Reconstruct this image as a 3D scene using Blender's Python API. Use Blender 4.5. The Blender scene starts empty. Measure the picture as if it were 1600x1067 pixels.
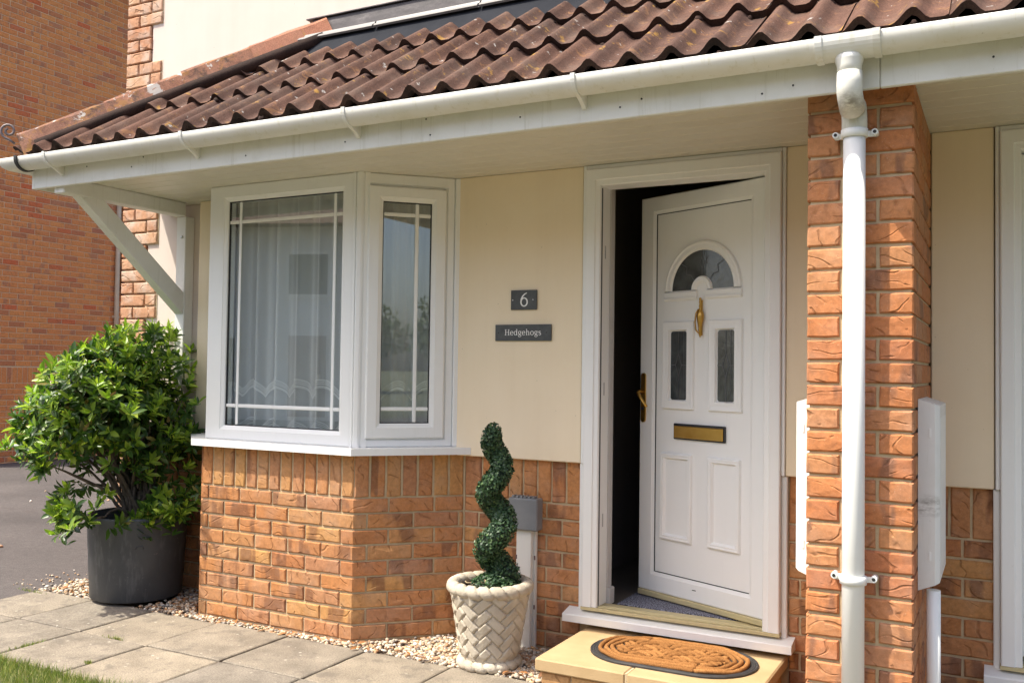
import bpy, bmesh, math, random
from mathutils import Vector, Matrix
import numpy as np

R = math.radians
PI = math.pi
scene = bpy.context.scene
COL = scene.collection
random.seed(7)
rng = np.random.default_rng(11)

# ------------------------------------------------------------------ camera, sky, sun, exposure
cam_data = bpy.data.cameras.new("camera")
cam = bpy.data.objects.new("camera", cam_data)
COL.objects.link(cam)
yaw, pitch, roll = 0.48498, 0.02972, 0.01383
F0 = Vector((-math.sin(yaw), math.cos(yaw), 0)); R0 = Vector((math.cos(yaw), math.sin(yaw), 0)); UP = Vector((0, 0, 1))
F1 = F0 * math.cos(pitch) + UP * math.sin(pitch); U1 = UP * math.cos(pitch) - F0 * math.sin(pitch)
R2 = R0 * math.cos(roll) + U1 * math.sin(roll); U2 = U1 * math.cos(roll) - R0 * math.sin(roll)
M = Matrix((R2, U2, -F1)).transposed().to_4x4()
M.translation = Vector((1.72643, -3.98992, 1.30452))
cam.matrix_world = M
cam_data.sensor_width = 36.0
cam_data.lens = 1459.77 * 36.0 / 1600.0
cam_data.clip_start = 0.05
cam_data.clip_end = 2000
scene.camera = cam

SUN_AZ, SUN_EL = R(44.5), R(59.5)          # azimuth from the wall's normal towards the left, elevation
world = bpy.data.worlds.new("World"); scene.world = world
world.use_nodes = True
wn = world.node_tree.nodes; wl = world.node_tree.links
sky = wn.new("ShaderNodeTexSky"); sky.sky_type = 'NISHITA'; sky.sun_disc = False
sky.sun_elevation = SUN_EL; sky.sun_rotation = R(180) + SUN_AZ
sky.air_density = 0.9; sky.dust_density = 4.0; sky.ozone_density = 0.7
wl.new(sky.outputs[0], wn["Background"].inputs[0]); wn["Background"].inputs[1].default_value = 0.15

sun_data = bpy.data.lights.new("sun", 'SUN'); sun = bpy.data.objects.new("sun", sun_data); COL.objects.link(sun)
sun_data.energy = 3.25; sun_data.angle = R(0.55); sun_data.color = (1.0, 0.95, 0.82)
sd = Vector((math.sin(SUN_AZ) * math.cos(SUN_EL), math.cos(SUN_AZ) * math.cos(SUN_EL), -math.sin(SUN_EL)))
sun.rotation_euler = sd.to_track_quat('-Z', 'Y').to_euler(); sun.location = (-6, -8, 12)
vs = scene.view_settings
vs.view_transform = 'Standard'; vs.look = 'None'; vs.exposure = 1.04; vs.gamma = 1.0; vs.use_curve_mapping = False

# ------------------------------------------------------------------ materials
class NT:
    def __init__(s, name):
        s.m = bpy.data.materials.new(name); s.m.use_nodes = True
        s.t = s.m.node_tree; s.t.nodes.clear()
        s.out = s.n("ShaderNodeOutputMaterial")
    def n(s, typ, ins=None, **kw):
        nd = s.t.nodes.new(typ)
        for k, v in kw.items(): setattr(nd, k, v)
        for k, v in (ins or {}).items(): s.set(nd.inputs[k], v)
        return nd
    def set(s, sock, v):
        if isinstance(v, bpy.types.NodeSocket): s.t.links.new(v, sock)
        else: sock.default_value = v
    def math(s, op, a, b=0.0, clamp=False):
        nd = s.n("ShaderNodeMath", operation=op, use_clamp=clamp); s.set(nd.inputs[0], a); s.set(nd.inputs[1], b); return nd.outputs[0]
    def mix(s, f, a, b):
        nd = s.n("ShaderNodeMix", data_type='RGBA'); s.set(nd.inputs[0], f); s.set(nd.inputs[6], a); s.set(nd.inputs[7], b); return nd.outputs[2]
    def mul(s, a, b):
        nd = s.n("ShaderNodeMix", data_type='RGBA', blend_type='MULTIPLY'); nd.inputs[0].default_value = 1.0
        s.set(nd.inputs[6], a); s.set(nd.inputs[7], b); return nd.outputs[2]
    def ramp(s, f, stops, interp='LINEAR'):
        nd = s.n("ShaderNodeValToRGB"); nd.color_ramp.interpolation = interp
        els = nd.color_ramp.elements
        while len(els) < len(stops): els.new(0.5)
        for e, (p, c) in zip(els, stops):
            e.position = p; e.color = c if len(c) == 4 else (*c, 1)
        s.set(nd.inputs[0], f); return nd.outputs[0]
    def noise(s, vec, scale, detail=4.0, rough=0.55, dist=0.0):
        nd = s.n("ShaderNodeTexNoise", {"Vector": vec, "Scale": scale, "Detail": detail, "Roughness": rough, "Distortion": dist}); return nd.outputs[0]
    def coords(s):
        """object space plus a per-object and per-piece random shift; also a 0..1 random per piece"""
        tc = s.n("ShaderNodeTexCoord").outputs["Object"]
        oi = s.n("ShaderNodeObjectInfo").outputs["Random"]
        at = s.n("ShaderNodeAttribute", attribute_name="rnd").outputs["Fac"]
        r = s.math('FRACT', s.math('ADD', oi, at))
        cx = s.n("ShaderNodeCombineXYZ", {0: s.math('MULTIPLY', r, 37.7), 1: s.math('MULTIPLY', r, 91.3), 2: s.math('MULTIPLY', r, 53.1)}).outputs[0]
        v = s.n("ShaderNodeVectorMath", operation='ADD'); s.set(v.inputs[0], tc); s.set(v.inputs[1], cx)
        return v.outputs[0], r
    def scale(s, v, xyz):
        nd = s.n("ShaderNodeVectorMath", operation='MULTIPLY'); s.set(nd.inputs[0], v); nd.inputs[1].default_value = xyz; return nd.outputs[0]
    def bump(s, h, strength=0.5, dist=0.01, nrm=None):
        nd = s.n("ShaderNodeBump", {"Height": h, "Strength": strength, "Distance": dist})
        if nrm is not None: s.set(nd.inputs["Normal"], nrm)
        return nd.outputs[0]
    def principled(s, col, rough=0.6, nrm=None, metal=0.0, spec=0.5, **kw):
        p = s.n("ShaderNodeBsdfPrincipled", {"Base Color": col if isinstance(col, bpy.types.NodeSocket) else (*col, 1) if len(col) == 3 else col,
                                              "Roughness": rough, "Metallic": metal, "Specular IOR Level": spec})
        if nrm is not None: s.set(p.inputs["Normal"], nrm)
        for k, v in kw.items(): s.set(p.inputs[k.replace('_', ' ')], v)
        s.t.links.new(p.outputs[0], s.out.inputs[0]); return p

def simple(name, c1, c2, scale=6.0, rough=0.6, bstr=0.0, bscale=80.0, bdist=0.002, metal=0.0, spec=0.5, lo=0.35, hi=0.7):
    t = NT(name); v, r = t.coords()
    n = t.noise(v, scale, 5)
    col = t.ramp(n, [(lo, c1), (hi, c2)])
    nrm = t.bump(t.noise(v, bscale, 4), bstr, bdist) if bstr else None
    t.principled(col, rough, nrm, metal, spec)
    return t.m

def brick_mat(name, stops, brown, patch_lo, patch_hi, crease=0.9, sand=(0.75, 0.6, 0.45), pale=0.0):
    t = NT(name); v, r = t.coords()
    base = t.ramp(r, stops)
    r2 = t.n("ShaderNodeTexWhiteNoise", {"W": t.math('MULTIPLY', r, 917.3)}, noise_dimensions='1D').outputs[0]
    # burnt patches: bands across the length
    pn = t.noise(t.scale(v, (15, 3.0, 4.0)), 1.0, 2.0, 0.5)
    thr = t.math('MULTIPLY', t.math('GREATER_THAN', r2, 0.42), 1.0)
    pm = t.math('MULTIPLY', t.ramp(pn, [(patch_lo, (0, 0, 0)), (patch_hi, (1, 1, 1))]), t.math('ADD', t.math('MULTIPLY', thr, 0.62), 0.08))
    col = t.mix(pm, base, (*brown, 1))
    g = t.noise(v, 55, 5, 0.65)
    col = t.mul(col, t.ramp(g, [(0.25, (0.72, 0.7, 0.68)), (0.55, (1, 1, 1)), (0.8, (1.22, 1.2, 1.15))]))
    sp = t.noise(v, 230, 2)
    col = t.mix(t.ramp(sp, [(0.66, (0, 0, 0)), (0.74, (0.35, 0.35, 0.35))]), col, (*sand, 1))
    if pale:
        pl = t.noise(v, 9, 3, 0.6)
        col = t.mix(t.ramp(pl, [(0.45, (0, 0, 0)), (0.7, (pale, pale, pale))]), col, (0.62, 0.55, 0.48, 1))
    # drag creases
    rot = t.n("ShaderNodeVectorRotate", {"Vector": t.scale(v, (1.0, 1.0, 1.5)), "Angle": t.math('MULTIPLY', t.math('SUBTRACT', r2, 0.35), 2.6)}, rotation_type='Y_AXIS').outputs[0]
    wv = t.n("ShaderNodeTexWave", {"Vector": rot, "Scale": 7.0, "Distortion": 8.5, "Detail": 1.2, "Detail Scale": 1.1, "Detail Roughness": 0.4, "Phase Offset": t.math('MULTIPLY', r, 40.0)}, bands_direction='DIAGONAL').outputs["Fac"]
    crease = crease * 0.8
    line = t.ramp(wv, [(0.0, (0, 0, 0)), (0.045, (0.35, 0.35, 0.35)), (0.10, (1, 1, 1)), (0.2, (0.95, 0.95, 0.95)), (1.0, (0.88, 0.88, 0.88))])
    mk = t.ramp(t.noise(v, 16, 2), [(0.46, (0, 0, 0)), (0.56, (1, 1, 1))])
    hgt = t.mix(mk, (0.93, 0.93, 0.93, 1), line)
    n1 = t.bump(hgt, crease, 0.006)
    n2 = t.bump(t.noise(v, 120, 4, 0.7), 0.45, 0.002, n1)
    dk = t.mul(col, t.ramp(hgt, [(0.0, (0.74, 0.71, 0.68)), (0.6, (1, 1, 1))]))
    t.principled(dk, 0.9, n2, 0, 0.25)
    return t.m

M_ = {}
M_['brick'] = brick_mat('facing_brick', [(0.0, (0.48, 0.205, 0.078)), (0.2, (0.50, 0.225, 0.085)), (0.4, (0.44, 0.21, 0.108)), (0.6, (0.54, 0.285, 0.105)), (0.75, (0.49, 0.24, 0.10)), (0.88, (0.45, 0.185, 0.075)), (1.0, (0.50, 0.235, 0.10))], (0.20, 0.09, 0.048), 0.48, 0.58, 0.8, pale=0.10)
M_['brick_pier'] = brick_mat('pier_brick', [(0.0, (0.49, 0.185, 0.075)), (0.25, (0.52, 0.21, 0.085)), (0.45, (0.47, 0.225, 0.115)), (0.65, (0.52, 0.235, 0.10)), (0.82, (0.46, 0.17, 0.075)), (1.0, (0.50, 0.215, 0.10))], (0.20, 0.10, 0.065), 0.55, 0.64, 0.8, pale=0.10)
M_['brick_quoin'] = brick_mat('quoin_brick', [(0.0, (0.50, 0.255, 0.15)), (0.4, (0.53, 0.30, 0.18)), (0.7, (0.47, 0.22, 0.12)), (1.0, (0.56, 0.34, 0.21))], (0.36, 0.17, 0.10), 0.6, 0.7, 1.0, pale=0.55)
M_['brick_red'] = brick_mat('neighbour_brick', [(0.0, (0.66, 0.265, 0.095)), (0.3, (0.70, 0.30, 0.105)), (0.5, (0.62, 0.245, 0.10)), (0.7, (0.72, 0.32, 0.11)), (0.86, (0.56, 0.225, 0.095)), (0.93, (0.48, 0.20, 0.10)), (0.975, (0.60, 0.18, 0.075)), (1.0, (0.62, 0.17, 0.07))], (0.42, 0.20, 0.125), 0.57, 0.62, 0.3)
M_['brick_step'] = brick_mat('step_brick', [(0.0, (0.50, 0.29, 0.12)), (0.5, (0.54, 0.33, 0.14)), (1.0, (0.48, 0.27, 0.12))], (0.35, 0.18, 0.08), 0.6, 0.7, 0.6)
M_['mortar'] = simple('mortar', (0.50, 0.385, 0.235), (0.60, 0.48, 0.30), 25, 0.95, 0.6, 220, 0.003)
M_['mortar_grey'] = simple('mortar_grey', (0.66, 0.53, 0.36), (0.74, 0.61, 0.42), 25, 0.95, 0.5, 200, 0.003)

def render_mat(name, c1, c2, st=1.0):
    t = NT(name); v, r = t.coords()
    col = t.ramp(t.noise(v, 2.3, 5, 0.6), [(0.3, c1), (0.7, c2)])
    streak = t.noise(t.scale(v, (9, 9, 0.5)), 1.0, 4, 0.6)
    col = t.mul(col, t.ramp(streak, [(0.3, tuple(1 - (1 - q) * st for q in (0.90, 0.885, 0.86))), (0.6, (1, 1, 1))]))
    blo = t.noise(v, 1.1, 6, 0.7)
    col = t.mul(col, t.ramp(blo, [(0.36, (0.97, 0.96, 0.945)), (0.6, (1, 1, 1))]))
    spk = t.noise(v, 70, 1)
    col = t.mix(t.ramp(spk, [(0.80, (0, 0, 0)), (0.83, (0.5, 0.5, 0.5))]), col, (0.25, 0.2, 0.14, 1))
    t.principled(col, 0.85, t.bump(t.noise(v, 260, 3), 0.25, 0.0015), 0, 0.3)
    return t.m
M_['cream'] = render_mat('cream_board', (0.87, 0.735, 0.53), (0.89, 0.765, 0.57), 0.35)
M_['render'] = render_mat('white_render', (0.66, 0.565, 0.505), (0.70, 0.605, 0.545), 0.3)

def upvc(name, c=(0.85, 0.855, 0.835), rough=0.32, dirt=0.25, dcol=(0.42, 0.40, 0.30), streak=1.0, scuff=None):
    t = NT(name); v, r = t.coords()
    d1 = t.noise(v, 3.5, 6, 0.65); d2 = t.noise(v, 45, 3, 0.6)
    col = t.mix(t.ramp(d1, [(0.5, (0, 0, 0)), (0.85, (dirt, dirt, dirt))]), (*c, 1), (*dcol, 1))
    col = t.mix(t.ramp(d2, [(0.70, (0, 0, 0)), (0.78, (dirt * 1.4, dirt * 1.4, dirt * 1.4))]), col, (0.3, 0.28, 0.22, 1))
    if streak:
        s1 = t.noise(t.scale(v, (34, 34, 2.2)), 1.0, 4, 0.65); sk = dirt * 0.9
        col = t.mix(t.ramp(s1, [(0.56, (0, 0, 0)), (0.74, (sk, sk, sk))]), col, (*dcol, 1))
    if scuff:
        vd = t.n("ShaderNodeVectorMath", operation='DISTANCE'); t.set(vd.inputs[0], t.scale(t.n("ShaderNodeTexCoord").outputs["Object"], (1.0, 0.6, 1.6))); vd.inputs[1].default_value = scuff
        sf_ = t.math('MULTIPLY', t.ramp(vd.outputs["Value"], [(0.0, (1, 1, 1)), (0.07, (0, 0, 0))]), t.ramp(t.noise(t.scale(v, (20, 20, 70)), 1.0, 4, 0.7), [(0.40, (0, 0, 0)), (0.6, (0.85, 0.85, 0.85))]))
        col = t.mix(sf_, col, (0.14, 0.115, 0.09, 1))
    t.principled(col, t.ramp(d1, [(0.3, (rough,) * 3), (0.8, (rough + 0.2,) * 3)]), t.bump(t.noise(v, 30, 2), 0.04, 0.002), 0, 0.5)
    return t.m
M_['upvc'] = upvc('white_upvc', dirt=0.08)
M_['upvc_door'] = upvc('door_upvc', (0.85, 0.85, 0.83), 0.38, 0.05)
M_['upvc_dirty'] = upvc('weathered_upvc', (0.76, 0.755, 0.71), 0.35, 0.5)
M_['upvc_bend'] = upvc('stained_bend', (0.77, 0.765, 0.72), 0.32, 0.4, (0.45, 0.42, 0.24), scuff=(0.008, -0.588, 3.43))
M_['upvc_scuff'] = upvc('scuffed_upvc', (0.77, 0.765, 0.745), 0.35, 0.35, scuff=(0.03, -0.12, 0.44))
M_['upvc_gutter'] = upvc('gutter_upvc', (0.78, 0.775, 0.735), 0.28, 0.42, (0.50, 0.46, 0.26))
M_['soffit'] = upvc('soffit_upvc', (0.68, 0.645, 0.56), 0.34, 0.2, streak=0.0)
M_['upvc_mould'] = upvc('mouldy_upvc', (0.72, 0.71, 0.65), 0.4, 0.85, (0.16, 0.15, 0.07))
M_['paint_wood'] = upvc('painted_timber', (0.78, 0.77, 0.73), 0.5, 0.35, (0.40, 0.38, 0.30))
M_['gasket'] = simple('black_gasket', (0.015, 0.015, 0.016), (0.03, 0.03, 0.03), 20, 0.5)
M_['metal_grey'] = simple('grey_trim', (0.13, 0.122, 0.12), (0.18, 0.17, 0.166), 12, 0.45)
M_['iron'] = simple('hip_iron', (0.16, 0.13, 0.13), (0.24, 0.20, 0.20), 30, 0.6, metal=0.3)
M_['apron'] = simple('slate_apron', (0.014, 0.016, 0.022), (0.022, 0.024, 0.031), 8, 0.85, spec=0.15)
def lead_mat():
    t = NT('lead_flashing'); v, r = t.coords()
    n = t.noise(t.scale(v, (5, 5, 14)), 1.0, 6, 0.7)
    col = t.ramp(n, [(0.3, (0.045, 0.04, 0.042)), (0.55, (0.085, 0.075, 0.078)), (0.72, (0.16, 0.145, 0.145)), (0.8, (0.42, 0.40, 0.39))])
    t.principled(col, 0.6, t.bump(t.noise(v, 14, 3), 0.3, 0.01), 0.2); return t.m
M_['lead'] = lead_mat()

def tile_mat(name, c1, c2, edge=False, lich=0.6, old=False):
    t = NT(name); v, r = t.coords()
    n = t.noise(v, 7, 6, 0.65)
    col = t.ramp(n, [(0.28, c1), (0.55, c2), (0.78, tuple(x * 1.45 for x in c2))])
    col = t.mul(col, t.ramp(r, [(0, (0.82, 0.82, 0.85)), (0.5, (1, 1, 1)), (1, (1.2, 1.12, 1.05))]))
    gr = t.noise(v, 170, 3, 0.7)
    col = t.mul(col, t.ramp(gr, [(0.3, (0.62, 0.6, 0.6)), (0.6, (1.12, 1.1, 1.1)), (0.75, (1.5, 1.5, 1.5))]))
    if not edge:
        l1 = t.noise(v, 16, 5, 0.7, 0.6)
        col = t.mix(t.ramp(l1, [(0.57, (0, 0, 0)), (0.66, (lich,) * 3)]), col, (0.28, 0.14, 0.06, 1))
        l2 = t.noise(t.scale(v, (1, 1, 1.0)), 23, 4, 0.6, 0.3)
        col = t.mix(t.ramp(l2, [(0.665, (0, 0, 0)), (0.69, (0.8, 0.8, 0.8))]), col, (0.45, 0.43, 0.40, 1))
        l3 = t.noise(v, 11.0, 4, 0.7, 0.2)
        col = t.mix(t.ramp(l3, [(0.62, (0, 0, 0)), (0.67, (0.75, 0.75, 0.75))]), col, (0.36, 0.20, 0.04, 1))
        l4 = t.noise(v, 3.1, 4, 0.7)
        col = t.mix(t.ramp(l4, [(0.5, (0, 0, 0)), (0.8, (0.5, 0.5, 0.5))]), col, (0.17, 0.135, 0.11, 1))
    if old:
        a1 = t.noise(v, 9.0, 6, 0.75, 0.4); col = t.mix(t.ramp(a1, [(0.50, (0, 0, 0)), (0.60, (0.8, 0.8, 0.8))]), col, (0.06, 0.042, 0.035, 1))
        a2 = t.noise(v, 13.0, 5, 0.7, 0.8); col = t.mix(t.ramp(a2, [(0.54, (0, 0, 0)), (0.61, (0.8, 0.8, 0.8))]), col, (0.30, 0.15, 0.055, 1))
        a3 = t.noise(v, 10.5, 4, 0.65, 0.5); col = t.mix(t.ramp(a3, [(0.615, (0, 0, 0)), (0.64, (0.85, 0.85, 0.85))]), col, (0.50, 0.47, 0.44, 1))
    t.principled(col, 0.9, t.bump(gr, 0.7, 0.003, t.bump(n, 0.5, 0.01)), 0, 0.25)
    return t.m
M_['tile'] = tile_mat('roof_tile', (0.066, 0.034, 0.025), (0.115, 0.063, 0.046))
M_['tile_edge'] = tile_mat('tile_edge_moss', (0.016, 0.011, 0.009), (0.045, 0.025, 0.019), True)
M_['hip'] = tile_mat('hip_tile', (0.16, 0.072, 0.05), (0.27, 0.14, 0.095), lich=0.8, old=True)
M_['hip_new'] = tile_mat('hip_tile_clean', (0.30, 0.13, 0.085), (0.36, 0.17, 0.11), lich=0.5)

def slab_mat():
    t = NT('paving_slab'); v, r = t.coords()
    n = t.noise(v, 5.5, 6, 0.65)
    col = t.ramp(n, [(0.25, (0.185, 0.16, 0.13)), (0.5, (0.265, 0.232, 0.188)), (0.75, (0.34, 0.298, 0.24))])
    col = t.mul(col, t.ramp(r, [(0, (0.86, 0.86, 0.88)), (1, (1.1, 1.06, 1.0))]))
    fine = t.noise(v, 150, 4, 0.75)
    col = t.mul(col, t.ramp(fine, [(0.3, (0.5, 0.48, 0.46)), (0.55, (1.05, 1.05, 1.05)), (0.75, (1.3, 1.3, 1.3))]))
    blot = t.noise(v, 12, 3, 0.6)
    col = t.mix(t.ramp(blot, [(0.54, (0, 0, 0)), (0.68, (0.6, 0.6, 0.6))]), col, (0.14, 0.12, 0.10, 1))
    li = t.n("ShaderNodeTexVoronoi", {"Vector": v, "Scale": 19.0, "Randomness": 1.0}).outputs["Distance"]
    lm = t.math('MULTIPLY', t.ramp(t.math('ADD', li, t.math('MULTIPLY', t.noise(v, 60, 3), 0.14)), [(0.17, (1, 1, 1)), (0.23, (0, 0, 0))]), t.ramp(t.noise(v, 6.0, 2), [(0.46, (0, 0, 0)), (0.58, (0.5, 0.5, 0.5))]))
    col = t.mix(lm, col, (0.62, 0.58, 0.50, 1))
    t.principled(col, 0.92, t.bump(fine, 0.7, 0.003, t.bump(n, 0.25, 0.01)), 0, 0.25); return t.m
M_['slab'] = slab_mat()
def tarmac():
    t = NT('driveway_tarmac'); v, r = t.coords()
    n = t.noise(v, 0.9, 6, 0.6); f = t.noise(v, 150, 3, 0.75); f2 = t.noise(v, 28, 4, 0.7)
    col = t.ramp(n, [(0.3, (0.072, 0.063, 0.06)), (0.7, (0.115, 0.10, 0.095))])
    col = t.mul(col, t.ramp(f, [(0.3, (0.5, 0.5, 0.5)), (0.5, (1, 1, 1)), (0.72, (1.8, 1.75, 1.7))]))
    col = t.mul(col, t.ramp(f2, [(0.35, (0.82, 0.82, 0.82)), (0.65, (1.12, 1.12, 1.12))]))
    st = t.noise(t.scale(v, (1, 2.2, 1)), 2.2, 3, 0.6)
    col = t.mix(t.ramp(st, [(0.62, (0, 0, 0)), (0.70, (0.5, 0.5, 0.5))]), col, (0.075, 0.06, 0.055, 1))
    t.principled(col, 0.9, t.bump(f, 0.9, 0.004), 0, 0.3); return t.m
M_['tarmac'] = tarmac()
M_['soil'] = simple('soil', (0.06, 0.042, 0.03), (0.12, 0.09, 0.065), 14, 0.95, 0.8, 60, 0.01)
M_['bed'] = simple('joint_dirt', (0.07, 0.055, 0.035), (0.13, 0.105, 0.07), 20, 0.95, 0.8, 60, 0.01)
M_['lawn'] = simple('lawn_soil', (0.095, 0.095, 0.04), (0.16, 0.15, 0.07), 9, 0.95, 0.8, 60, 0.02)
M_['meadow'] = simple('ground_grass', (0.07, 0.08, 0.035), (0.12, 0.12, 0.06), 3, 0.95)
def ramp_rnd(name, stops, rough=0.8, nscale=30, amt=(0.75, 1.2), trans=0.0, bstr=0.3, spec=0.4):
    t = NT(name); v, r = t.coords()
    col = t.ramp(r, stops)
    n = t.noise(v, nscale, 3)
    col = t.mul(col, t.ramp(n, [(0.3, (amt[0],) * 3), (0.7, (amt[1],) * 3)]))
    p = t.principled(col, rough, t.bump(n, bstr, 0.003), 0, spec)
    if trans:
        tr = t.n("ShaderNodeBsdfTranslucent", {"Color": t.mul(col, (1.3, 1.5, 0.6, 1))})
        mx = t.n("ShaderNodeMixShader", {0: trans}); t.t.links.new(p.outputs[0], mx.inputs[1]); t.t.links.new(tr.outputs[0], mx.inputs[2])
        t.t.links.new(mx.outputs[0], t.out.inputs[0])
    return t.m
M_['gravel'] = ramp_rnd('gravel_stones', [(0, (0.62, 0.54, 0.43)), (0.18, (0.55, 0.42, 0.28)), (0.34, (0.46, 0.235, 0.11)), (0.48, (0.66, 0.60, 0.50)), (0.6, (0.34, 0.27, 0.21)), (0.72, (0.58, 0.36, 0.18)), (0.84, (0.72, 0.67, 0.59)), (0.93, (0.20, 0.175, 0.155)), (1, (0.50, 0.40, 0.28))], 0.8)
M_['leaf'] = ramp_rnd('shrub_leaf', [(0, (0.032, 0.078, 0.014)), (0.5, (0.055, 0.115, 0.02)), (0.85, (0.075, 0.145, 0.024)), (0.95, (0.11, 0.15, 0.045)), (0.985, (0.24, 0.20, 0.05)), (1, (0.20, 0.10, 0.04))], 0.38, 14, (0.85, 1.15), 0.30, 0.1, 0.5)
M_['leaf_young'] = ramp_rnd('shrub_leaf_young', [(0, (0.17, 0.29, 0.03)), (0.5, (0.26, 0.38, 0.045)), (1, (0.38, 0.45, 0.07))], 0.4, 14, (0.9, 1.1), 0.38, 0.1, 0.5)
M_['topiary'] = ramp_rnd('topiary_leaf', [(0, (0.018, 0.048, 0.022)), (0.5, (0.03, 0.075, 0.03)), (0.85, (0.055, 0.115, 0.04)), (0.95, (0.085, 0.155, 0.05)), (1, (0.12, 0.19, 0.07))], 0.5, 20, (0.85, 1.15), 0.12, 0.1, 0.5)
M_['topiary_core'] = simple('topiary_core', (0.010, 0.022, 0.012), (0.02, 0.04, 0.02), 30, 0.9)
M_['bark'] = simple('bark', (0.075, 0.055, 0.04), (0.15, 0.115, 0.085), 30, 0.9, 0.6, 60, 0.005)
M_['tree_leaf'] = ramp_rnd('tree_leaf', [(0, (0.04, 0.075, 0.02)), (1, (0.09, 0.13, 0.035))], 0.6, 5, (0.8, 1.2), 0.2, 0.0)
M_['grass'] = ramp_rnd('grass_blade', [(0, (0.10, 0.16, 0.028)), (0.4, (0.17, 0.23, 0.05)), (0.7, (0.25, 0.28, 0.08)), (0.88, (0.40, 0.36, 0.16)), (1, (0.46, 0.40, 0.20))], 0.6, 5, (0.85, 1.15), 0.25, 0.0)
M_['dead_leaf'] = ramp_rnd('dead_leaf', [(0, (0.30, 0.13, 0.04)), (0.5, (0.38, 0.17, 0.06)), (1, (0.22, 0.11, 0.06))], 0.7, 40, (0.8, 1.2), 0.1, 0.2)
M_['stone_pot'] = simple('cast_stone', (0.42, 0.36, 0.275), (0.58, 0.52, 0.42), 10, 0.9, 0.7, 110, 0.004)
M_['step_cap'] = simple('sandstone_cap', (0.415, 0.285, 0.145), (0.48, 0.345, 0.185), 7, 0.85, 0.4, 160, 0.002)
M_['rubber'] = simple('black_rubber', (0.022, 0.021, 0.022), (0.04, 0.037, 0.038), 20, 0.6, 0.2, 100, 0.002)
def coir_mat():
    t = NT('coir'); v, r = t.coords()
    f = t.noise(t.scale(v, (1, 1, 0.4)), 260, 4, 0.8)
    col = t.mul(t.ramp(r, [(0, (.75, .72, .7)), (1, (1.1, 1.1, 1.1))]), t.ramp(f, [(0.3, (0.17, 0.072, 0.022)), (0.5, (0.33, 0.15, 0.05)), (0.72, (0.48, 0.25, 0.10))]))
    t.principled(col, 0.95, t.bump(f, 0.7, 0.003), 0, 0.1); return t.m
M_['coir'] = coir_mat()
def pot_mat():
    t = NT('grey_plastic'); v, r = t.coords()
    n = t.noise(v, 4, 5, 0.6)
    col = t.ramp(n, [(0.3, (0.048, 0.052, 0.058)), (0.7, (0.075, 0.08, 0.086))])
    s = t.noise(t.scale(v, (14, 14, 3)), 1.0, 5, 0.7)
    col = t.mix(t.ramp(s, [(0.54, (0, 0, 0)), (0.70, (0.6, 0.6, 0.6))]), col, (0.17, 0.175, 0.18, 1))
    sc2 = t.noise(t.scale(v, (30, 30, 60)), 1.0, 3, 0.6); col = t.mix(t.ramp(sc2, [(0.68, (0, 0, 0)), (0.73, (0.5, 0.5, 0.5))]), col, (0.24, 0.22, 0.19, 1))
    t.principled(col, 0.5, t.bump(n, 0.1, 0.01), 0, 0.4); return t.m
M_['plastic'] = pot_mat()
M_['slate'] = simple('slate_sign', (0.062, 0.068, 0.07), (0.09, 0.097, 0.098), 30, 0.6, 0.2, 90, 0.001)
M_['sign_white'] = simple('sign_paint', (0.80, 0.80, 0.78), (0.86, 0.86, 0.84), 30, 0.6)
M_['gold'] = simple('brass', (0.52, 0.30, 0.065), (0.66, 0.42, 0.12), 10, 0.3, metal=1.0)
M_['gold_anod'] = simple('gold_threshold', (0.57, 0.49, 0.27), (0.60, 0.52, 0.30), 0.7, 0.45, metal=0.2)
M_['steel'] = simple('steel', (0.45, 0.45, 0.45), (0.6, 0.6, 0.6), 30, 0.35, metal=1.0)
M_['grey_box'] = simple('grey_plastic_box', (0.20, 0.21, 0.225), (0.25, 0.26, 0.275), 9, 0.45)
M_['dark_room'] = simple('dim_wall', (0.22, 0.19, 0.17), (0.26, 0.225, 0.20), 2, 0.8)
M_['reveal_shade_white'] = simple('shaded_reveal_white', (0.50, 0.485, 0.47), (0.55, 0.535, 0.52), 2, 0.6)  # white greyed so the reveal's shade sits in the colour
M_['carpet'] = simple('speckled_mat', (0.05, 0.053, 0.08), (0.40, 0.41, 0.50), 170, 0.95, 0.8, 300, 0.004, lo=0.46, hi=0.62)
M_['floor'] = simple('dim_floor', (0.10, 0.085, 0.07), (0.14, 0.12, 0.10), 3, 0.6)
M_['beige'] = simple('beige_pipe', (0.50, 0.40, 0.27), (0.56, 0.46, 0.32), 10, 0.5)
M_['brown_pipe'] = simple('brown_pipe', (0.14, 0.085, 0.08), (0.18, 0.11, 0.10), 10, 0.5)
M_['pale_wall'] = simple('far_render', (0.74, 0.73, 0.70), (0.80, 0.79, 0.76), 3, 0.9)
M_['far_roof'] = simple('far_roof', (0.15, 0.07, 0.05), (0.2, 0.1, 0.07), 8, 0.9)

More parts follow.
